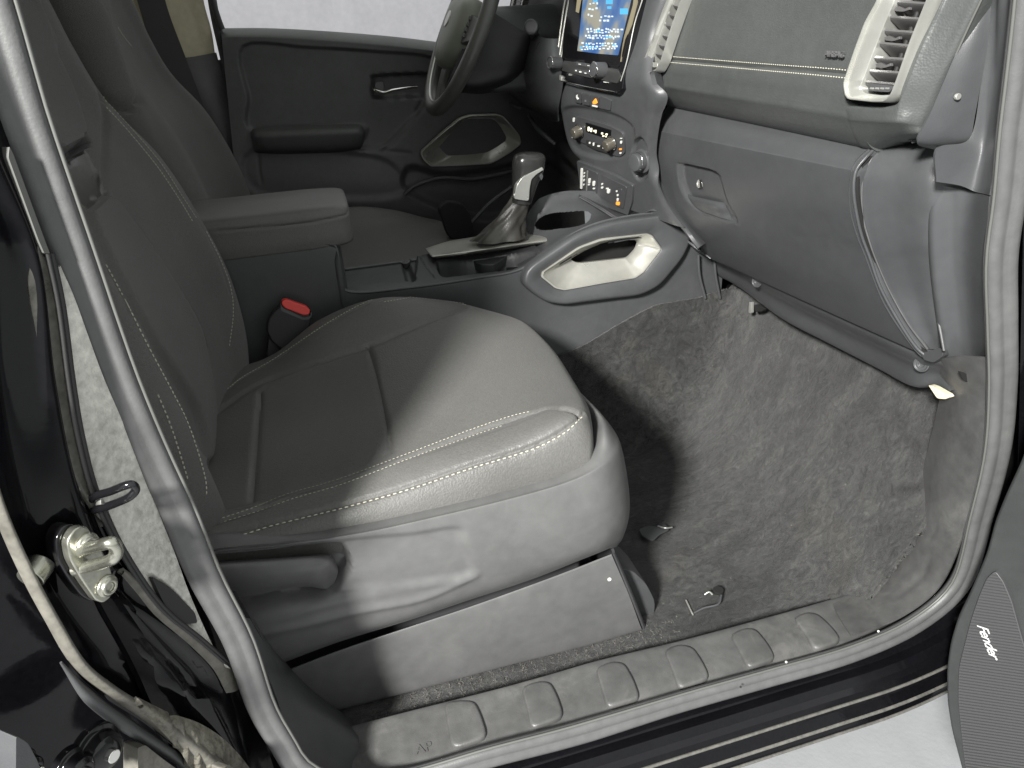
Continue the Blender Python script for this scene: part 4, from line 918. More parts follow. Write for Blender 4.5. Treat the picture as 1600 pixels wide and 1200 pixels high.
# armrest lid
M['arm_vinyl'] = mat('armrest_vinyl', (.10, .10, .094), .42, bump=('v', 420, .3, .0007), mott=(6, .1, 200))
arm = empty('armrest_lid', (.42, .9, .55), 'padded charcoal armrest lid on top of the console between the seats', 'armrest')
zt = [U(545, 330, 'y', .8), U(350, 370, 'y', .8)]
ar = []
for k, (x, sc) in enumerate(((.20, 1), (.30, 1), (.40, 1), (.50, 1), (.53, .995), (.565, .93), (.590, .80), (.602, .58), (.606, .35))):
    yc = .885; hy = .098*(.72+.28*sc) if k > 4 else .098; zc = .548; hz = .030
    def P_(y, z): return (x, yc+y*hy, z)
    lo_, hi_ = zc-.036*(.6+.4*sc), zc+.030*(.6+.4*sc)
    lo_ -= .012
    ar.append([P_(-.6, lo_-.006), P_(-.94, lo_), P_(-1.0, lo_+.012), P_(-1.0, zc-.004), P_(-.99, hi_-.012), P_(-.88, hi_-.001), P_(-.4, hi_+.003), P_(.2, hi_+.004), P_(.85, hi_), P_(1.0, hi_-.015), P_(1.0, lo_), P_(.6, lo_-.006)])
_, GA = sheet('lid_pad', ar, 'arm_vinyl', arm, nu=14, nv=8, thick=.004, grooves=[([(340, 361), (400, 356), (470, 350), (536, 337), (544, 330)], .002, .002)])
box('lid_base', (.18, .80, .482), (.575, .97, .506), 'plastic_dark', arm, bev=.008)
# knee pad round the grip handle, raised from the side wall
PLN['KP'] = ((1.1, .772, .4), (0, -1, .10))
outer = [(815, 442), (819, 424), (829, 413), (902, 362), (955, 344), (1040, 334), (1062, 344), (1080, 372), (1066, 402), (1030, 446), (1000, 461), (880, 476), (852, 472), (828, 456)]
so = [(844, 432), (846, 424), (903, 385), (938, 372), (1010, 364), (1018, 367), (1033, 388), (1005, 425), (992, 434), (880, 453), (866, 450)]
si = [(891, 405), (915, 391), (943, 379), (970, 375), (994, 375), (998, 380), (994, 390), (982, 403), (908, 411), (899, 410)]
A = resample(rounded(Ul(outer, 'KP'), .4, 5), 160, True); B = resample(rounded(Ul(so, 'KP'), .18, 4), 160, True)
B = np.roll(B, -int(np.argmin(np.linalg.norm(B-A[0], axis=1))), 0); nn_ = nrm([0, -1, .1]); cc = B.mean(0)
w_ = lambda P, s: P+(cc-P)/np.linalg.norm(cc-P, axis=1, keepdims=True)*s
loft('knee_pad', [A-nn_*.02, A-nn_*.004, w_(A, .001)+nn_*.003, w_(A, .004)+nn_*.0075, w_(A, .009)+nn_*.009, (A+B)/2+nn_*.008, w_(B, -.003)+nn_*.004, B+nn_*.002, B-nn_*.02], 'plastic', con, cap=(False, False), ang=60)
PLN['KI'] = ((1.1, .800, .4), (0, -1, .10))
A = resample(rounded(Ul(so, 'KP'), .18, 4), 160, True); B = resample(rounded(Ul(si, 'KI'), .25, 4), 160, True)
B = np.roll(B, -int(np.argmin(np.linalg.norm(B-A[0]-(B.mean(0)-A.mean(0)), axis=1))), 0); cc = A.mean(0)
M['silver_warm'] = mat('warm_satin_silver', (.50, .495, .45), .34, metal=.6, mott=(12, .06, 80))
loft('grip_frame', [A-nn_*.01, A+nn_*.004, w_(A, .0015)+nn_*.006, w_(A, .004)+nn_*.006, w_(A, .006)+nn_*.003, B*.5+w_(A, .006)*.5, B, B-nn_*.01], 'silver_warm', con, cap=(False, False), ang=50, label='satin silver frame of the grip handle')
P = B+(B-B.mean(0))*.3; loft('grip_shade_sheet', [P-nn_*.035, P-nn_*.038], 'gap', con)  # near-black sheet puts the shade inside the grip into colour
# bridge deck rising to the dash with the far grip and its dark opening
rowsb = [[(790, 386, .99), (800, 374, .99), (834, 320, .985), (850, 307, .985), (880, 299, .985), (912, 298, .985), (950, 300, .985)],
         [(800, 395, .97), (815, 378, .97), (842, 345, .965), (862, 326, .965), (890, 318, .965), (925, 316, .965), (960, 318, .965)],
         [(806, 408, .93), (830, 390, .93), (855, 368, .92), (880, 352, .92), (912, 340, .92), (950, 335, .92), (985, 335, .92)],
         [(810, 420, .86), (835, 402, .86), (868, 380, .86), (900, 360, .86), (935, 348, .86), (975, 343, .86), (1010, 340, .86)],
         [(812, 428, .80), (828, 414, .80), (860, 390, .80), (902, 364, .80), (955, 347, .80), (1005, 339, .80), (1045, 339, .80)]]
_, GBr = sheet('bridge_deck', [[U(a, b, 'y', v) for a, b, v in r] for r in rowsb], 'plastic', con, nu=24, nv=16, thick=.004,
      holes=[cr([(836, 353), (842, 342), (858, 334), (885, 331), (915, 330), (924, 336), (918, 347), (900, 354), (870, 358), (846, 360)], 5, True)])
box('bin_shade_box', (.93, .84, .30), (1.30, .985, .375), 'gap', con, bev=0)  # near-black box stands for the shade inside the deck opening
# gear selector
gear = empty('gear_selector', (.93, .93, .41), 'automatic gear lever with silver trimmed knob and leather boot on the console', 'gear lever')
PLN['GB'] = ((.9, .93, .415), (0, 0, 1))
net = [[U(*p, 'z', z) for p, z in r] for r in (
    [((665, 388), .408), ((700, 377), .416), ((735, 371), .418), ((790, 362), .418), ((850, 360), .418), ((872, 366), .415)],
    [((666, 389), .414), ((702, 379), .424), ((740, 375), .426), ((800, 368), .426), ((850, 365), .424), ((870, 370), .418)],
    [((672, 397), .418), ((705, 392), .426), ((745, 387), .430), ((805, 379), .430), ((850, 372), .428), ((868, 374), .420)],
    [((678, 402), .416), ((708, 398), .424), ((750, 393), .424), ((810, 384), .424), ((848, 379), .422), ((866, 377), .416)],
    [((682, 404), .40), ((710, 401), .40), ((752, 396), .40), ((812, 388), .40), ((848, 383), .40), ((864, 379), .40)])]
sheet('bezel', net, 'silver_warm', gear, nu=8, nv=8, thick=.004)
# boot: lofted, leaning cone with folds
path_ = [(782, 372, .92), (790, 355, .92), (800, 338, .92), (809, 322, .92), (815, 308, .92)]
wd = [.050, .034, .024, .018, .0155]
loops = []
C5 = cr([U(a, b, 'y', c) for a, b, c in path_], 5); Wd = np.interp(np.linspace(0, 1, len(C5)), np.linspace(0, 1, 5), wd)
C5[:, 2] = np.maximum(C5[:, 2], .405)
for i, (c, w) in enumerate(zip(C5, Wd)):
    lp = []
    for a in np.linspace(0, 2*math.pi, 40, endpoint=False):
        f = 1+.10*math.sin(5*a+i*.35)*(1-i/len(C5)*.6)+.05*math.sin(9*a-i*.5)
        lp.append(c+np.array([math.cos(a)*w*1.25*f, math.sin(a)*w*.75*f, .010*math.cos(a)*-1*(i/len(C5))]))
    loops.append(lp)
loft('boot', loops, 'boot', gear, ang=80)
ky = .915
K = [((800, 316), (829, 318)), ((801, 300), (834, 303)), ((801, 285), (838, 290)), ((801, 270), (843, 278)), ((801, 258), (848, 266)), ((803, 248), (850, 254)), ((808, 241), (851, 246)), ((818, 238), (848, 240)), ((828, 237), (842, 238))]
dpt = [.016, .017, .020, .023, .025, .025, .022, .014, .004]; loops = []
for (a, b), d in zip(K, dpt):
    A = U(*a, 'y', ky); B = U(*b, 'y', ky); c = (A+B)/2; h = (B-A)/2
    loops.append([c+h*math.copysign(abs(math.cos(t))**.8, math.cos(t))+np.array([0, d*math.copysign(abs(math.sin(t))**.8, math.sin(t)), 0]) for t in np.linspace(0, 2*math.pi, 32, endpoint=False)])
loops = list(cr(loops, 4)) if False else loops
loops = [list(r) for r in cr(np.array(loops).reshape(len(loops), -1), 4).reshape(-1, 32, 3)]
M['knob_skin'] = mat('glossy_dark_knob', (.03, .03, .029), .22)
loft('knob', loops, 'knob_skin', gear, ang=60)
plate('knob_trim', [(803, 309), (806, 290), (815, 277), (828, 270), (847, 261), (849, 265), (838, 272), (830, 280), (827, 296), (826, 314), (805, 311)], 'y', ky-.024, up=.003, down=.012, mt='silver', parent=gear, r=.25, bev=.002, label='silver insert on the knob')
plate('knob_button', [(842, 275), (846, 270), (848, 275), (845, 282)], 'y', ky-.022, up=.004, down=.01, mt='plastic', parent=gear, bev=.001)
cyl('knob_screw', U(804, 304, 'y', ky-.024), (-.3, -1, .1), .002, .002, 'white', gear, seg=10, bev=0)

# ================================================================= CENTRE STACK
PLN['S'] = ((1.128, .9, .73), (-1, -.2, -.30))
PLN['S2'] = ((1.128, .9, .73), (-1, -.2, .20))
PLN['S3'] = ((1.118, .9, .73), (-1, -.2, .20))
stk = empty('centre_stack', (1.15, .9, .65), 'grey centre stack carrying screen, climate panel and switch rows', 'centre stack')
def SU(rows_): return [[U(*p) for p in r] for r in rows_]
def off_(p, d): return np.array(p)+np.array([d, 0, 0])
# main skin, with the climate recess
r_ = [[(1060, -80), (1030, 0)], ]
colsL = [(905, -80), (888, 0), (878, 60), (873, 112), (866, 150), (865, 175), (869, 200), (876, 222), (886, 238), (900, 252), (906, 275), (910, 302)]
colsR = [(1062, -80), (1036, 0), (1018, 60), (1006, 118), (1030, 150), (1022, 180), (1017, 205), (1014, 240), (1018, 265), (1026, 290), (1040, 320), (1066, 356)]
net = []
for i, (a, b) in enumerate(zip(colsL, colsR)):
    r = []
    for t in (0, .06, .2, .4, .6, .8, .94, 1):
        x = a[0]+(b[0]-a[0])*t; y = a[1]+(b[1]-a[1])*t
        p = U(x, y, 'S2' if i < 3 else 'S'); e = (.03 if t in (0,) else (.004 if t == .06 else 0))
        if i == 3: e += .008
        if t == 1: e = .012*(1 if i < 9 else 0)+.004
        r.append(p+np.array([e, 0, 0]))
    net.append(r)
_, GSt = sheet('stack_skin', net, 'plastic', stk, nu=12, nv=16, thick=.004,
      dents=[([(878, 178), (890, 168), (920, 170), (960, 180), (985, 196), (990, 215), (982, 240), (960, 248), (930, 246), (900, 236), (885, 215)], .006, 8),
             ([(988, 225), (1000, 216), (1010, 232), (1013, 258), (1008, 278), (996, 280), (987, 262), (985, 240)], .010, 4)])
fill = [[U(1036, 0, 'S2'), U(1060, 0, 'x', 1.20)], [U(1006, 118, 'S'), U(1040, 125, 'x', 1.21)], [U(1030, 150, 'S'), U(1048, 162, 'x', 1.235)]]
# blend panel between the stack and the glovebox
Lb = [(1010, 112), (1016, 135), (1020, 152), (1014, 180), (1009, 205), (1006, 240), (1009, 265), (1018, 290), (1036, 322), (1064, 360), (1086, 388)]
Rb = [(1042, 118), (1050, 145), (1047, 160), (1034, 183), (1026, 205), (1021, 236), (1027, 270), (1040, 305), (1063, 338), (1081, 362), (1096, 390)]
xr = [1.205, 1.222, 1.236, 1.224, 1.216, 1.218, 1.229, 1.245, 1.259, 1.283, 1.315]
net = []
for i, (a, b, x) in enumerate(zip(Lb, Rb, xr)):
    A = U(*a, 'S')+np.array([.010, 0, 0]); B = U(*b, 'x', x+.006); net.append([A+np.array([.02, .015, 0]), A, A*.5+B*.5+np.array([-.002, 0, 0]), B, B+np.array([.02, -.002, 0])])
sheet('stack_side', net, 'plastic', stk, nu=10, nv=8, thick=.004)
# lower blend toward the console
net = SU([[(908, 298, 'S'), (940, 318, 'S'), (985, 338, 'S'), (1026, 330, 'S'), (1070, 362, 'x', 1.30)],
          [(905, 305, 'y', .97), (935, 322, 'y', .92), (975, 345, 'y', .86), (1035, 345, 'y', .81), (1085, 385, 'x', 1.315)],
          [(912, 312, 'y', .97), (940, 330, 'y', .92), (985, 352, 'y', .86), (1050, 362, 'y', .79), (1112, 402, 'x', 1.335)]])
sheet('stack_foot', net, 'plastic', stk, nu=8, nv=10, thick=.004)
0 and tube('corner_bead', [U(*p, 'S')+np.array([.001, 0, 0]) for p in ((864, 165), (867, 185), (873, 205), (879, 222), (890, 240), (903, 253))], .0032, 'plastic', stk, seg=10, n=6)
# lower switch panel
plate('switch_panel', [(904, 249), (925, 257), (960, 270), (992, 288), (990, 315), (984, 335), (950, 322), (915, 303), (909, 290)], 'S', up=.006, down=.01, mt='plastic', parent=stk, r=.12, bev=.002)
plate('switch_bank', [(911, 257), (938, 268), (936, 304), (914, 296)], 'S', up=.008, down=.0, mt='plastic_dark', parent=stk, r=.1, bev=.001)
plate('switch_bank', [(944, 270), (984, 290), (978, 325), (941, 306)], 'S', up=.008, down=.0, mt='plastic_dark', parent=stk, r=.1, bev=.001)
plate('switch_bar', [(912.5, 260), (915.5, 261), (914.5, 293), (911.5, 292)], 'S', up=.010, down=.0, mt='white', parent=stk, bev=.0004)
plate('switch_bar', [(922, 264), (923.5, 264.5), (922, 296), (920.5, 295)], 'S', up=.0095, down=.0, mt='silver', parent=stk, bev=.0003)
def glyph(a, b, w, h, mt='white', pl='S', up=.0098, par=None):
    plate('switch_mark', [(a-w, b-h), (a+w, b-h+w*.3), (a+w*.8, b+h), (a-w*1.1, b+h-w*.3)], pl, up=up, down=.0, mt=mt, parent=par or stk, r=.3, bev=0, kind=None)
for a, b, w, h in ((918, 268, .9, 1.2), (917.5, 273, .9, 1.4), (917.5, 279, .9, 1.8), (917, 286, .9, 1.3), (926, 280, 1.6, 4), (925, 286, 1.4, 1.2), (933, 284, 1.8, 4), (933, 292, 1.6, 1.2), (946, 285, 1.1, 1.5), (946, 290.5, 1.5, 1.6), (954, 292, 1.8, 1.2), (956, 296, 2.2, 3.5), (969, 296, 1.2, 1.4), (970.5, 302, 1.3, 1.8), (970.5, 309, 1.5, 2.5)):
    glyph(a, b, w, h)
glyph(971, 315, 3, 3, 'orange')
plate('seat_heater_rocker', [(966, 293), (977, 292), (976, 322), (967, 320)], 'S', up=.009, down=.0, mt='plastic_dark', parent=stk, bev=.001)
# warning lamp switches
plate('lamp_panel', [(901, 141), (940, 149), (957, 156), (955, 172), (938, 168), (900, 158)], 'S', up=.003, down=.002, mt='plastic', parent=stk, r=.1, bev=.001)
for q in ([(901, 142), (912, 144), (911, 161), (901, 158)], [(914, 144.5), (925, 147), (924, 164), (913, 161.5)], [(927, 147.5), (939, 150), (938, 167), (926, 164.5)]):
    plate('lamp_switch', q, 'S', up=.0052, down=.0, mt='plastic_dark', parent=stk, r=.1, bev=.0008)
plate('lamp_symbol', [(930, 157), (934, 152), (936, 156), (937, 159), (934, 161), (930, 160)], 'S', up=.0066, down=.0, mt='orange', parent=stk, bev=0)
plate('lamp_symbol', [(929, 162), (937, 164), (937, 166), (929, 164)], 'S', up=.0066, down=.0, mt='white', parent=stk, bev=0, r=.1)
plate('lamp_symbol', [(904, 147), (906, 146), (905.5, 150), (908, 153), (906, 154), (904, 151)], 'S', up=.0066, down=.0, mt='white', parent=stk, bev=0, r=.2)
plate('lamp_symbol', [(917.5, 154), (919, 156), (919.5, 158), (916, 157.5)], 'S', up=.0066, down=.0, mt='plastic_mid', parent=stk, bev=0, r=.2)
# climate unit
clim = empty('climate_panel', U(930, 215, 'S'), 'climate control panel with two knobs and a lit display below the touchscreen', 'climate panel')
M['satin_dark'] = mat('satin_dark', (.03, .03, .03), .3)
plate('fascia', [(893, 186), (900, 182), (950, 196), (973, 208), (975, 240), (968, 246), (945, 240), (925, 230), (900, 220), (893, 214)], 'S', up=-.001, down=.008, mt='plastic_dark', parent=clim, r=.25, bev=.001)
plate('display', [(915.5, 191.5), (955, 203.5), (953.5, 218), (916, 205)], 'S', up=.0015, down=.002, mt='gloss', parent=clim, r=.08, bev=.0006)
for a, b, w, h in ((921, 201, 1.5, 3.6), (925, 202.5, 1.5, 3.2), (929.5, 204, .9, 1.5), (932, 205, 1, 2.6), (942, 208, 1.5, 1.6), (944, 212, 1.6, 1.3), (949, 209.5, 1.6, 1.6), (948, 213, 1, 1)):
    glyph(a, b, w, h, 'amber', up=.0022, par=clim)
for (a, b) in ((906, 204), (957, 223)):
    p = U(a, b, 'S'); n_ = nrm([-1, -.2, -.3])
    if (CAM-p)@n_ < 0: n_ = -n_
    KN = cyl('knob', p, n_, .013, .02, 'knob', clim, prof=[(.0145, 0), (.0145, .003), (.0125, .004), (.0118, .017), (.0105, .0195), (.006, .020)], seg=32)
    cyl('knob_ring', p+n_*.0016, n_, .0150, .0022, 'chrome', KN, prof=[(.0152, 0), (.0152, .0018), (.0135, .0022)], seg=32)
for a, b, w, h in ((897, 187, 1.5, 3.5), (893.5, 209, 1.2, 1.6), (895, 214, 1, 1.2), (922, 223, 1.3, 1.6), (928, 225, 1.2, 2.6), (936, 228, 2, 1.4), (944, 231, 1.8, 1.4), (945, 225, 1.2, 1.4), (971, 216, 1.8, .8), (971, 222, 1.5, 2.4), (970, 239, 1.5, 1.4)):
    glyph(a, b, w, h, up=.0012, par=clim)
glyph(970, 233, 1.8, 1.3, 'orange', up=.0012, par=clim)
plate('button_row', [(916, 218), (950, 230), (952, 240), (930, 234), (915, 226)], 'S', up=.0004, down=.004, mt='satin_dark', parent=clim, r=.15, bev=.001)
# push start knob
p = U(999, 251, 'S'); n_ = nrm([-1, -.30, -.05])
if (CAM-p)@n_ < 0: n_ = -n_
ks = empty('mode_knob', p, 'round rotary knob in a recess at the right of the centre stack', 'knob')
cyl('knob_body', p+np.array([.012, 0, 0]), n_, .02, .03, 'plastic', ks, prof=[(.024, 0), (.024, .008), (.0185, .010), (.0185, .026), (.0165, .030), (.012, .031)], seg=40)
cyl('knob_ring', p+np.array([.012, 0, 0])+n_*.019, n_, .02, .004, 'chrome', ks, prof=[(.0190, 0), (.0192, .002), (.0188, .004)], seg=40)

# infotainment screen
scr = empty('touchscreen', U(950, 60, 'S3'), 'centre touchscreen showing a blue map display above two radio knobs', 'touchscreen')
plate('housing', [(920, -90), (897, -4), (888, 50), (884, 100), (884, 124), (925, 138), (972, 148), (980, 140), (985, 105), (1000, 40), (1013, -10), (1035, -90)], 'S2', up=.012, down=.02, mt='gloss', parent=scr, r=.15, bev=.002)
plate('bezel', [(928, -90), (904, 0), (898, 60), (894, 92), (925, 100), (976, 107), (988, 60), (1000, 20), (1010, -20), (1028, -90)], 'S2', up=.0135, down=.0, mt='gloss', parent=scr, r=.1, bev=.001)
def screen_mat():
    m_ = bpy.data.materials.new('lit_screen'); m_.use_nodes = True; nt = m_.node_tree; b = nt.nodes['Principled BSDF']
    tc = nt.nodes.new('ShaderNodeTexCoord'); mp = nt.nodes.new('ShaderNodeMapping'); mp.inputs['Scale'].default_value = (1, 60, 45)
    nt.links.new(tc.outputs['Object'], mp.inputs[0])
    n1 = nt.nodes.new('ShaderNodeTexNoise'); n1.inputs['Scale'].default_value = .35; n1.inputs['Detail'].default_value = 2; nt.links.new(mp.outputs[0], n1.inputs[0])
    r = nt.nodes.new('ShaderNodeValToRGB'); e = r.color_ramp.elements; e[0].position = .35; e[0].color = (.05, .18, .55, 1); e[1].position = .62; e[1].color = (.52, .50, .40, 1)
    k = e.new(.5); k.color = (.16, .30, .55, 1)
    nt.links.new(n1.outputs[0], r.inputs[0]); nt.links.new(r.outputs[0], b.inputs['Emission Color']); b.inputs['Emission Strength'].default_value = .75
    b.inputs['Base Color'].default_value = (.01, .01, .01, 1); b.inputs['Roughness'].default_value = .12
    return m_
M['screen'] = screen_mat()
M['icon'] = mat('screen_icon', (.1, .1, .1), .3, emit=(.75, .9, 1, 1.1))
M['icon_blue'] = mat('screen_icon_blue', (.02, .05, .1), .3, emit=(.1, .55, .95, 1.0))
M['tan_reflection'] = mat('tan_reflection', (.02, .02, .02), .25, emit=(.62, .53, .32, .6))  # tan reflection on the glass, given as a glowing colour
DSP = plate('display', [(938, -90), (920, 0), (914, 60), (911, 81), (940, 85), (975, 88), (984, 50), (996, 0), (1016, -90)], 'S2', up=.0145, down=.0, mt='screen', parent=scr, r=.05, bev=.0)
plate('display_reflection', [(924, -90), (917, -50), (909, 20), (913, 22), (923, -30), (938, -90)], 'S2', up=.0150, down=.0, mt='tan_reflection', parent=scr, r=0, bev=0)
plate('display_reflection', [(1003, -20), (999, 10), (992, 35), (985, 60), (979, 98), (983, 70), (996, 40), (1005, 5)], 'S2', up=.0150, down=.0, mt='tan_reflection', parent=scr, r=0, bev=0)
rnd = random.Random(3)
def icons(rows_, mt):
    V = []; F = []
    for (a, b, w, h) in rows_:
        q = [U(a-w, b-h, 'S2'), U(a+w, b-h, 'S2'), U(a+w, b+h, 'S2'), U(a-w, b+h, 'S2')]; n2 = nrm(PLN['S2'][1]); o = len(V)
        V += [p_+n2*.0156 for p_ in q]+[p_+n2*.0146 for p_ in q]; F += [(o, o+1, o+2, o+3)]+[(o+i, o+(i+1) % 4, o+4+(i+1) % 4, o+4+i) for i in range(4)]
    link('screen_icons', mesh('screen_icons', V, F), mt, DSP, 'stuff')
L1 = []
for y, x0, x1 in ((8, 931, 945), (16, 929, 943), (26, 928, 938), (28, 948, 966), (33, 946, 962), (48, 926, 980), (52, 928, 976), (58, 924, 978), (61, 927, 972), (70, 918, 974), (74, 920, 972), (78, 917, 970)):
    x = x0
    while x < x1:
        w = rnd.uniform(.7, 2.2); L1.append((x+w, y+rnd.uniform(-1.2, 1.2), w*.8, rnd.uniform(.7, 1.6))); x += 2*w+rnd.uniform(.8, 3.5)
icons(L1, 'icon')
icons([(962, 5, 5, 3.5), (985, 20, 6, 4.5), (962, 14, 3, 2), (940, 4, 3, 1.4)]+[(rnd.uniform(916, 976), rnd.choice((50, 60, 72, 76)), 1.6, 1.4) for _ in range(12)], 'icon_blue')
# radio controls
plate('control_strip', [(890, 96), (925, 101), (975, 110), (980, 120), (974, 132), (925, 122), (887, 112)], 'S2', up=.0155, down=.0, mt='satin_dark', parent=scr, r=.15, bev=.001)
for q in ([(911, 98), (927, 100.5), (926, 106), (910, 104)], [(929, 101), (950, 104), (949, 110), (928, 107)], [(908, 109), (918, 110.5), (917, 116), (907, 114.5)], [(920, 111), (931, 112.5), (930, 118), (919, 116.5)], [(933, 113), (944, 115), (943, 120), (932, 118.5)]):
    plate('radio_button', q, 'S2', up=.0172, down=.0, mt='plastic_dark', parent=scr, r=.15, bev=.0006)
for a, b, w, h in ((917, 102, 2, .7), (932, 104.5, 3, .8), (911, 112, 1, 1), (917.5, 114, 1.2, 1.2), (926, 116, 1.5, .9), (935, 117.5, 1.4, .9), (957, 130, 2.6, .8)):
    glyph(a, b, w, h, pl='S2', up=.0176, par=scr)
n2 = nrm(PLN['S2'][1])
for (a, b), rk in (((884, 100), .0125), ((953, 111), .0145)):
    p = U(a, b, 'S2')+n2*.014
    RK = cyl('radio_knob', p, nrm([-1, -.2, .1]), rk, .03, 'plastic_dark', scr, prof=[(rk, 0), (rk*.95, .022), (rk*.9, .026), (rk*.6, .027)], seg=32)
    cyl('knob_ring', p+nrm([-1, -.2, .1])*.024, nrm([-1, -.2, .1]), rk, .002, 'chrome', RK, prof=[(rk*1.0, 0), (rk*1.02, .002), (rk*.86, .0025), (rk*.84, .001)], seg=36)
for P_ in ([(884, 118), (888, 120), (887, 128), (884, 126)], [(899, 116), (902, 117), (901, 120), (898, 119)]):
    plate('trim_clip', P_, 'S2', up=.016, down=.0, mt='silver', parent=scr, bev=.0005)
tube('lower_chrome', [U(*q, 'S2')+n2*.014 for q in ((885, 127), (920, 136), (970, 145))], .0014, 'chrome', scr, n=6)
for dx, mt_, r2 in ((0, 'silver_warm', .0022), (6, 'silver', .003), (11, 'silver', .0016)):
    tube('side_trim', [U(*q, 'S2')+n2*.010 for q in ((913+dx, -90), (890+dx, 0), (882+dx*.8, 50), (876+dx*.5, 100))], r2, mt_, scr, n=6)
tube('side_trim', [U(*q, 'S2')+n2*.012 for q in ((1033, -90), (1014, -6), (1000, 38), (988, 95), (978, 128))], .0012, 'silver', scr, n=6)

# ================================================================= DRIVER SIDE: column, wheel, knee trim
col = empty('steering_column', (1.05, 1.28, .78), 'dark steering column shroud with a round ended stalk', 'steering column')
net = [[U(*p) for p in r] for r in (
   [(735, 20, 'y', 1.20), (760, 15, 'y', 1.20), (785, 28, 'y', 1.19), (822, 50, 'y', 1.17), (835, 40, 'y', 1.20)],
   [(728, 60, 'y', 1.19), (755, 60, 'y', 1.18), (785, 66, 'y', 1.17), (822, 58, 'y', 1.165), (838, 60, 'y', 1.2)],
   [(712, 100, 'y', 1.19), (745, 110, 'y', 1.18), (775, 108, 'y', 1.17), (806, 100, 'y', 1.17), (830, 90, 'y', 1.22)],
   [(700, 130, 'y', 1.20), (735, 138, 'y', 1.19), (765, 136, 'y', 1.19), (795, 125, 'y', 1.19), (815, 115, 'y', 1.24)],
   [(695, 140, 'y', 1.30), (730, 146, 'y', 1.32), (760, 146, 'y', 1.32), (790, 138, 'y', 1.32), (810, 130, 'y', 1.34)])]
sheet('shroud', net, 'rubber_black', col, nu=8, nv=8, thick=.004)
sheet('shroud_top', [[(x, y, z) for y, z in ((1.20, .80), (1.20, .84), (1.24, .88), (1.32, .88), (1.36, .84), (1.36, .76))] for x in (.96, 1.02, 1.10, 1.18)], 'plastic_dark', col, thick=.004)
box('column_core', (1.0, 1.23, .70), (1.3, 1.33, .84), 'plastic_dark', col, bev=.02)
q0 = U(838, 60, 'y', 1.14); q1 = U(826, 40, 'y', 1.09)
tube('stalk', [U(836, 58, 'y', 1.18), U(832, 48, 'y', 1.13), U(829, 42, 'y', 1.10)], [.011, .009, .011], 'plastic_dark', col, seg=16)
cyl('stalk_end', U(830, 42, 'y', 1.105), nrm([-.55, -.8, .25]), .0165, .006, 'plastic', col, prof=[(.015, -.012), (.0165, -.004), (.0165, .001), (.0145, .0035), (.006, .0045)], seg=32)
wh = empty('steering_wheel', (.947, 1.28, .832), 'leather steering wheel seen edge on, with spoke buttons and cover', 'steering wheel')
al = math.radians(27); wc = np.array([.950, 1.275, .842]); wn = np.array([-math.cos(al), 0, math.sin(al)]); wu = np.array([math.sin(al), 0, math.cos(al)]); ws = np.array([0, 1, 0])
R_ = .187
ringpts = [wc+R_*(math.cos(t)*ws+math.sin(t)*wu) for t in np.linspace(0, 2*math.pi, 72, endpoint=False)]
tube('rim', ringpts, .0165, 'wheel', wh, seg=18, n=0, closed=True)
ring2 = [wc+(R_-.0145)*(math.cos(t)*ws+math.sin(t)*wu)+wn*.009 for t in np.linspace(0, 2*math.pi, 72, endpoint=False)]
tube('rim_trim', ring2, .0032, 'silver', wh, seg=8, n=0, closed=True)
def WP(a, b, h): return wc+ws*a+wu*b+wn*h
hub = []
for h, s in ((-.03, .95), (.0, 1.0), (.022, .97), (.034, .85), (.040, .5), (.041, .1)):
    hub.append([WP(a*s*1.12, b*s*1.12, h) for a, b in rounded([(-.085, .055, ), (-.092, .0), (-.07, -.055), (-.03, -.085), (.03, -.085), (.07, -.055), (.092, 0), (.085, .055), (0, .07)], .4, 5)[:, :2]])
HC = loft('hub_cover', hub, 'wheel_hub', wh, ang=60)
for s in (-1, 1):
    sp_ = []
    for t, w, h in ((.07, .035, .014), (.11, .030, .012), (.15, .022, .006), (.178, .02, .002)):
        sp_.append([WP(s*t, -w+.0, h), WP(s*t, w, h), WP(s*t, w, h-.014), WP(s*t, -w, h-.014)])
    SPK = loft('spoke', sp_, 'wheel', wh, bevel=.003)
    for k in range(4):
        loft('spoke_button', [[WP(s*(.100+.0*k+dx), .022-.0125*k+dy, h) for dx, dy in ((-.009, -.0045), (.009, -.0045), (.009, .0045), (-.009, .0045))] for h in (.010, .0165)], 'plastic_mid', SPK, bevel=.0015)
lsp = []
for t, w, h in ((-.07, .030, .012), (-.12, .022, .009), (-.178, .028, .0)):
    lsp.append([WP(-w, t, h), WP(w, t, h), WP(w, t, h-.014), WP(-w, t, h-.014)])
loft('spoke', lsp, 'wheel', wh, bevel=.003)
plate('hub_emblem', [(0, 0)]*3, 'x', 1, mt='silver', parent=wh) if False else loft('hub_emblem', [[WP(.018*math.cos(t), .018*math.sin(t)+.01, h) for t in np.linspace(0, 2*math.pi, 32, endpoint=False)] for h in (.040, .0435)], 'silver', HC, bevel=.001)

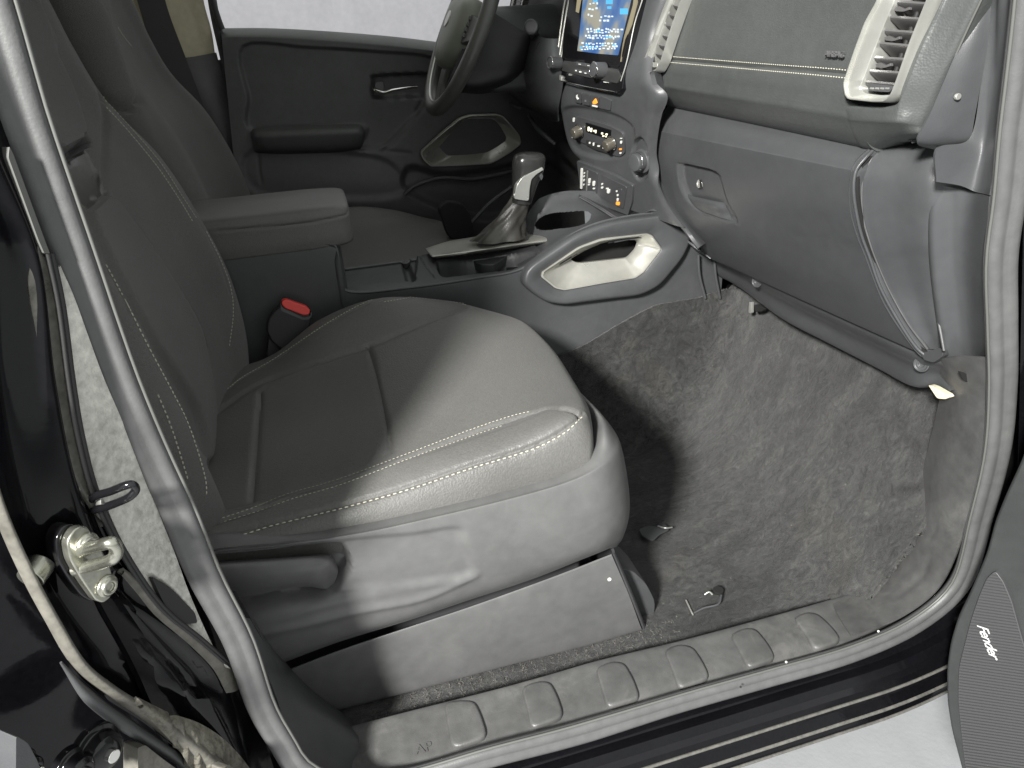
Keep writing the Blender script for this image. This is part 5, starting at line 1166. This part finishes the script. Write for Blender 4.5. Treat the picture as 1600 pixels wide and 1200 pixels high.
# driver dash lower panels
dl = empty('driver_lower_dash', (1.1, 1.2, .65), 'smooth grey lower dash panel beside the steering column with round socket', 'dash panel')
net = [[U(*p) for p in r] for r in (
  [(770, 60, 'x', 1.13), (800, 55, 'x', 1.11), (830, 55, 'x', 1.09), (856, 60, 'x', 1.09), (880, 60, 'x', 1.12)],
  [(775, 100, 'x', 1.13), (800, 98, 'x', 1.10), (828, 98, 'x', 1.08), (856, 100, 'x', 1.08), (882, 105, 'x', 1.11)],
  [(775, 125, 'x', 1.14), (798, 135, 'x', 1.11), (825, 138, 'x', 1.09), (852, 140, 'x', 1.09), (878, 142, 'x', 1.115)],
  [(790, 140, 'x', 1.16), (808, 152, 'x', 1.14), (832, 162, 'x', 1.12), (856, 170, 'x', 1.115), (872, 172, 'x', 1.125)],
  [(800, 150, 'x', 1.22), (815, 165, 'x', 1.20), (840, 176, 'x', 1.18), (860, 188, 'x', 1.17), (872, 190, 'x', 1.16)])]
sheet('knee_cover', net, 'plastic', dl, nu=8, nv=8, thick=.004)
p = U(843, 82, 'x', 1.083); cyl('socket', p+np.array([.004, 0, 0]), nrm([-1, -.1, .1]), .02, .008, 'rubber_black', dl, prof=[(.0215, 0), (.0215, .004), (.019, .005), (.018, -.002), (.01, -.004)], seg=36)
sheet('driver_dash_face', [[(x+.05*k*.1, y, z) for y in (1.04, 1.15, 1.3, 1.45, 1.58)] for k, (x, z) in enumerate(((1.10, 1.04), (1.15, .98), (1.16, .88), (1.15, .78), (1.18, .68), (1.26, .60), (1.4, .56)))], 'plastic_dark', dl, nu=6, nv=6, thick=.006)
ring('instrument_vent', [(807, -30), (796, 20), (797, 30), (805, 32), (812, 28), (820, 0), (828, -30)], [(810, -30), (800, 20), (801, 26), (806, 27), (809, 24), (816, 0), (823, -30)], 'x', 1.14, 1.14, lip=.004, mt='silver_warm', parent=dl, n=48, edge=.0015)
for k in range(6): plate('vent_slat', [(812-k*1.4, -8+k*6), (817-k*1.4, -8+k*6), (816-k*1.4, -5+k*6), (811-k*1.4, -5+k*6)], 'x', 1.142, up=.002, down=.004, mt='vane', parent=dl, bev=0, r=0)
tube('dash_edge_line', [U(*p_, 'x', 1.15) for p_ in ((730, 136), (752, 140), (775, 150), (800, 164), (815, 170))], .003, 'plastic', dl, n=6)
tube('trim_arm', [U(*p_, 'x', 1.18) for p_ in ((826, 180), (838, 198), (852, 212), (866, 224))], [.004, .007, .007, .004], 'plastic', dl, n=6)
# pedals
pd = empty('brake_pedal', U(712, 340, 'y', 1.25), 'black brake pedal pad in the dark driver footwell', 'pedal')
plate('pedal_pad', [(684, 325), (700, 313), (722, 318), (734, 335), (742, 372), (728, 378), (700, 372)], 'y', 1.20, up=.01, down=.02, mt='gap', parent=pd, r=.35, bev=.004)
tube('pedal_arm', [U(737, 348, 'y', 1.24), U(765, 318, 'y', 1.24), U(800, 292, 'y', 1.24)], .005, 'plastic_dark', pd, n=4)

# ================================================================= FAR DOOR
fd = empty('driver_door', (.9, 1.6, .4), 'closed driver door seen from inside with chrome release lever and silver framed pocket', 'car door')
top_ = [(345, 45), (420, 45), (500, 49), (580, 55), (640, 61), (720, 72), (800, 88), (900, 110)]
rows = []
for f_, (dy, yy) in enumerate(((0, 1.64), (11, 1.603), (22, 1.598), (60, 1.60), (110, 1.60), (150, 1.598), (190, 1.59), (240, 1.575), (300, 1.575), (360, 1.58), (440, 1.59))):
    rows.append([U(x+dy*.10*(1 if x < 400 else .6), y+dy, 'y', yy) for x, y in top_])
rows.insert(0, [p+np.array([0, .04, .001]) for p in rows[0]])
M['door_plastic'] = mat('door_card', (.06, .063, .06), .5, bump=('n', 900, .25, .0006), mott=(6, .15, 60))
_, GDoor = sheet('door_card', rows, 'door_plastic', fd, nu=16, nv=26, thick=.01,
   grooves=[([(402, 205), (404, 260), (408, 285)], .003, .004), ([(600, 235), (628, 210), (650, 180), (665, 150)], .004, .005),
            ([(560, 232), (600, 236), (640, 240)], .003, .006)],
   dents=[([(380, 72), (480, 74), (580, 80), (680, 92), (700, 140), (650, 178), (625, 205), (598, 228), (560, 232), (565, 195), (400, 205), (388, 150)], .008, 6),
          ([(583, 127), (588, 119), (660, 116), (690, 120), (700, 150), (640, 152), (590, 154), (582, 145)], .022, 7),
          ([(640, 262), (700, 272), (780, 262), (850, 250), (900, 300), (820, 330), (740, 340), (640, 300)], .02, 12),
          ([(395, 235), (560, 240), (620, 262), (630, 300), (560, 310), (400, 300)], .006, 12)])
0 and tube('belt_line', [U(x, y, 'y', 1.612)+np.array([0, 0, .001]) for x, y in top_], .0035, 'rubber_edge', fd, seg=8, n=6)
tube('window_frame', [U(*p_, 'y', 1.615) for p_ in ((320, -60), (332, 0), (341, 30), (347, 46))], .008, 'rubber_black', fd, n=6)
# armrest ledge
sheet('door_armrest', [[U(x, y, 'y', v) for x, y, v in r] for r in (
   [(392, 205, 1.60), (400, 200, 1.58), (440, 197, 1.58), (520, 194, 1.58), (560, 194, 1.585), (568, 200, 1.60)],
   [(392, 212, 1.59), (402, 208, 1.55), (440, 206, 1.545), (520, 203, 1.545), (560, 202, 1.55), (570, 206, 1.59)],
   [(394, 220, 1.59), (404, 218, 1.545), (440, 217, 1.54), (520, 214, 1.54), (562, 212, 1.545), (570, 214, 1.59)],
   [(396, 232, 1.59), (408, 234, 1.56), (440, 235, 1.555), (520, 233, 1.555), (560, 229, 1.56), (568, 222, 1.59)],
   [(398, 240, 1.60), (410, 240, 1.60), (440, 241, 1.60), (520, 239, 1.60), (558, 234, 1.60), (566, 228, 1.60)])], 'door_plastic', fd, nu=8, nv=8, thick=.004)
dh = [U(584, 140, 'y', 1.595), U(589, 143, 'y', 1.585), U(600, 145, 'y', 1.578), U(615, 141, 'y', 1.576), U(635, 138, 'y', 1.576), U(652, 136, 'y', 1.585)]
tube('door_handle', dh, [.006, .007, .0055, .005, .0045, .003], 'chrome', fd, seg=12, n=8, flat=(1.5, .8), label='chrome inner door release lever')
plate('handle_pivot', [(585, 128), (600, 127), (600, 146), (586, 146)], 'y', 1.612, up=.006, down=.002, mt='satin_dark', parent=fd, bev=.002)
ro = [(657, 237), (658, 244), (663, 252), (672, 260), (715, 259), (766, 256), (776, 251), (795, 240), (814, 225), (812, 212), (801, 198), (786, 181), (776, 178), (735, 179), (718, 184), (690, 207)]
ri = [(690, 229), (698, 234), (706, 239), (735, 238), (760, 236), (775, 229), (789, 220), (790, 214), (783, 200), (776, 190), (768, 185), (735, 185), (724, 189), (705, 208)]
ring('pocket_frame', ro, ri, 'y', 1.57, 1.60, lip=.006, mt='silver_warm', parent=fd, n=120, r=.3, edge=.0035, back=.01, label='satin silver pocket frame')
plate('pocket_shade', [(676, 228), (700, 240), (765, 240), (800, 218), (780, 180), (735, 180), (705, 200)], 'y', 1.615, up=.002, down=.01, mt='gap', parent=fd)
tube('lower_pocket_edge', [U(*p_, 'y', 1.56) for p_ in ((632, 304), (650, 290), (690, 278), (740, 280), (800, 268))], .006, 'door_plastic', fd, n=6)
# far B pillar trims and belt
bp = empty('driver_side_pillar', (.38, 1.62, .7), 'beige upper and dark lower pillar trim behind the driver seat', 'pillar trim')
sheet('upper_trim', [[U(x, y, 'y', v) for x, y, v in r] for r in ([(150, -80, 1.66), (200, -80, 1.64), (250, -80, 1.64), (306, -80, 1.66)], [(160, 0, 1.66), (200, 0, 1.64), (260, 0, 1.64), (318, 0, 1.66)], [(180, 50, 1.66), (215, 50, 1.64), (280, 50, 1.64), (330, 46, 1.66)], [(200, 96, 1.66), (235, 95, 1.64), (290, 92, 1.64), (336, 84, 1.66)])], 'beige', bp, nu=8, nv=8, thick=.004,
      grooves=[([(305, 0), (315, 40), (328, 78)], -.004, .004), ([(190, 0), (206, 50), (222, 92)], .006, .006)], label='beige upper pillar trim')
sheet('lower_trim', [[U(x, y, 'y', v) for x, y, v in r] for r in ([(190, 93, 1.655), (235, 92, 1.635), (290, 90, 1.635), (338, 82, 1.655)], [(240, 150, 1.65), (290, 150, 1.63), (325, 150, 1.63), (356, 150, 1.65)], [(300, 230, 1.65), (340, 230, 1.63), (360, 230, 1.63), (380, 230, 1.65)], [(350, 330, 1.65), (370, 330, 1.63), (390, 330, 1.63), (405, 330, 1.65)])], 'door_plastic', bp, nu=8, nv=8, thick=.004)
blt = empty('seat_belt', (.36, 1.58, .8), 'dark seat belt webbing hanging in front of the beige far pillar', 'seat belt')
sheet('webbing', [[U(x, y, 'y', v) for x, y, v in r] for r in ([(190, -90, 1.60), (245, -90, 1.60)], [(214, 0, 1.60), (258, 0, 1.60)], [(240, 80, 1.60), (290, 90, 1.60)], [(275, 150, 1.60), (320, 170, 1.60)], [(310, 230, 1.60), (350, 260, 1.60)], [(350, 310, 1.58), (385, 320, 1.58)])], 'belt', blt, nu=8, nv=6, thick=.0015)
tube('door_edge_seal', [U(*p_, 'y', 1.625) for p_ in ((322, -60), (335, 20), (347, 75), (362, 140), (378, 210), (392, 290), (398, 330))], .011, 'rubber_black', fd, n=6)
# rear bulkhead / trims closing the cabin behind the seats, unseen roof shading it, added light blocker
shell = empty('cabin_shell', (.2, .9, 1.3), 'dark unseen headliner and cabin walls enclosing the seats, plus an added light blocker', 'cabin shell')
sheet('unseen_headliner', [[(x, y, z) for y, z in ((.10, 1.28), (.16, 1.36), (.5, 1.42), (.86, 1.43), (1.2, 1.42), (1.56, 1.36), (1.64, 1.28))] for x in (-1.2, -.6, 0, .4, .72)], 'beige', shell, thick=.02)
sheet('rear_wall', [[(-1.2, y, z) for y in (.05, .5, 1.1, 1.66)] for z in (-.1, .3, .6, .85)], 'beige', shell, thick=.01)
sheet('quarter_wall', [[(x, 1.66, z) for z in (-.1, .3, .6, .8)] for x in (-1.2, -.6, 0, .40)], 'plastic_dark', shell, thick=.01)
sheet('near_light_blocker', [[(x, .058, z) for z in (-.1, .4, .8, 1.3)] for x in (-1.2, -.7, -.2, .374)], 'plastic_dark', shell, thick=.01)  # unseen wall added to keep key light from leaking past the pillar
sheet('firewall', [[(1.56, y, z) for y in (.02, .5, 1.1, 1.66)] for z in (-.1, .3, .6, .9)], 'rubber_black', shell, thick=.01)
sheet('dash_top', [[(x, y, z) for y in (.10, .5, 1.1, 1.6)] for x, z in ((1.30, 1.02), (1.45, 1.0), (1.7, .96))], 'plastic_dark', shell, thick=.01)

# ================================================================= NEAR DOOR (open), lower front corner of its card
nd = empty('open_passenger_door', (1.35, -.3, .2), 'opened passenger door at the right edge with ribbed speaker grille and script lettering', 'car door')
PLN['D'] = ((1.33, -.03, .1), (-1, -.35, .12))
card = [(1690, -100), (1665, 300), (1638, 580), (1600, 712), (1574, 768), (1556, 812), (1543, 862), (1516, 925), (1498, 962), (1486, 1002), (1480, 1045), (1481, 1095), (1488, 1140), (1500, 1185), (1520, 1260), (2500, 1260), (2500, -100)]
P = np.array(Ul(card, 'D')); n_ = nrm(PLN['D'][1]); P = rounded(P, .3, 4); c = P.mean(0)
iw = lambda P, s: P+(c-P)/np.linalg.norm(c-P, axis=1, keepdims=True)*s
M['grille'] = mat('grille_plastic', (.052, .053, .054), .42)
M['door_dark'] = mat('near_door_card', (.028, .030, .030), .5, bump=('n', 900, .3, .0007), mott=(9, .15, 60))
loft('door_card', [P+n_*.004, P-n_*.03], 'door_dark', nd, ang=30, bevel=.008)
loft('door_shell', [P-n_*.032, P-n_*.10], 'paint', nd, bevel=.01)
g = [(1559, 888), (1572, 905), (1585, 935), (1596, 975), (1615, 1040), (1640, 1130), (1650, 1210), (1650, 1300), (1535, 1300), (1515, 1215), (1507, 1150), (1501, 1090), (1502, 1040), (1512, 1000), (1522, 962), (1535, 925), (1546, 900)]
GPp = np.array(Ul(g, 'D')); GPp = rounded(GPp, .3, 4); gc = GPp.mean(0)
GR = loft('grille_base', [GPp-n_*.002, GPp+n_*.0086], 'grille', nd, ang=30, bevel=.002)
poly = [tuple(q) for q in proj(GPp)]
yy0 = 896; kk = 0
y = yy0
while y < 1225:
    xs2 = []
    for x in np.arange(1495, 1660, 1.0):
        yy = y+(x-1559)*.14
        if polysd(np.array([[x, yy]]), poly)[0] > 1.5: xs2.append((x, yy))
    if len(xs2) > 6:
        pts = [U(a, b, 'D')+n_*.0092 for a, b in (xs2[0], xs2[len(xs2)//4], xs2[len(xs2)//2], xs2[3*len(xs2)//4], xs2[-1])]
        tube('grille_rib', pts, .0011, 'grille', GR, seg=5, n=4)
    y += 4.6; kk += 1
M['badge'] = mat('badge_metal', (.75, .75, .75), .3, metal=.4)
ca = U(1549, 996, 'D')+n_*.0115; r_dir = U(1561, 1024, 'D')-U(1538, 968, 'D'); u_dir = U(1562, 990, 'D')-U(1538, 1002, 'D')
text('speaker_script', 'Fender', ca, r_dir, u_dir, .0185, 'badge', nd, extrude=.0006, shear=.45, space=.88)
print('objects', len(bpy.data.objects), 'tris', sum(len(o.data.polygons)*2 for o in bpy.data.objects if o.type == 'MESH'))
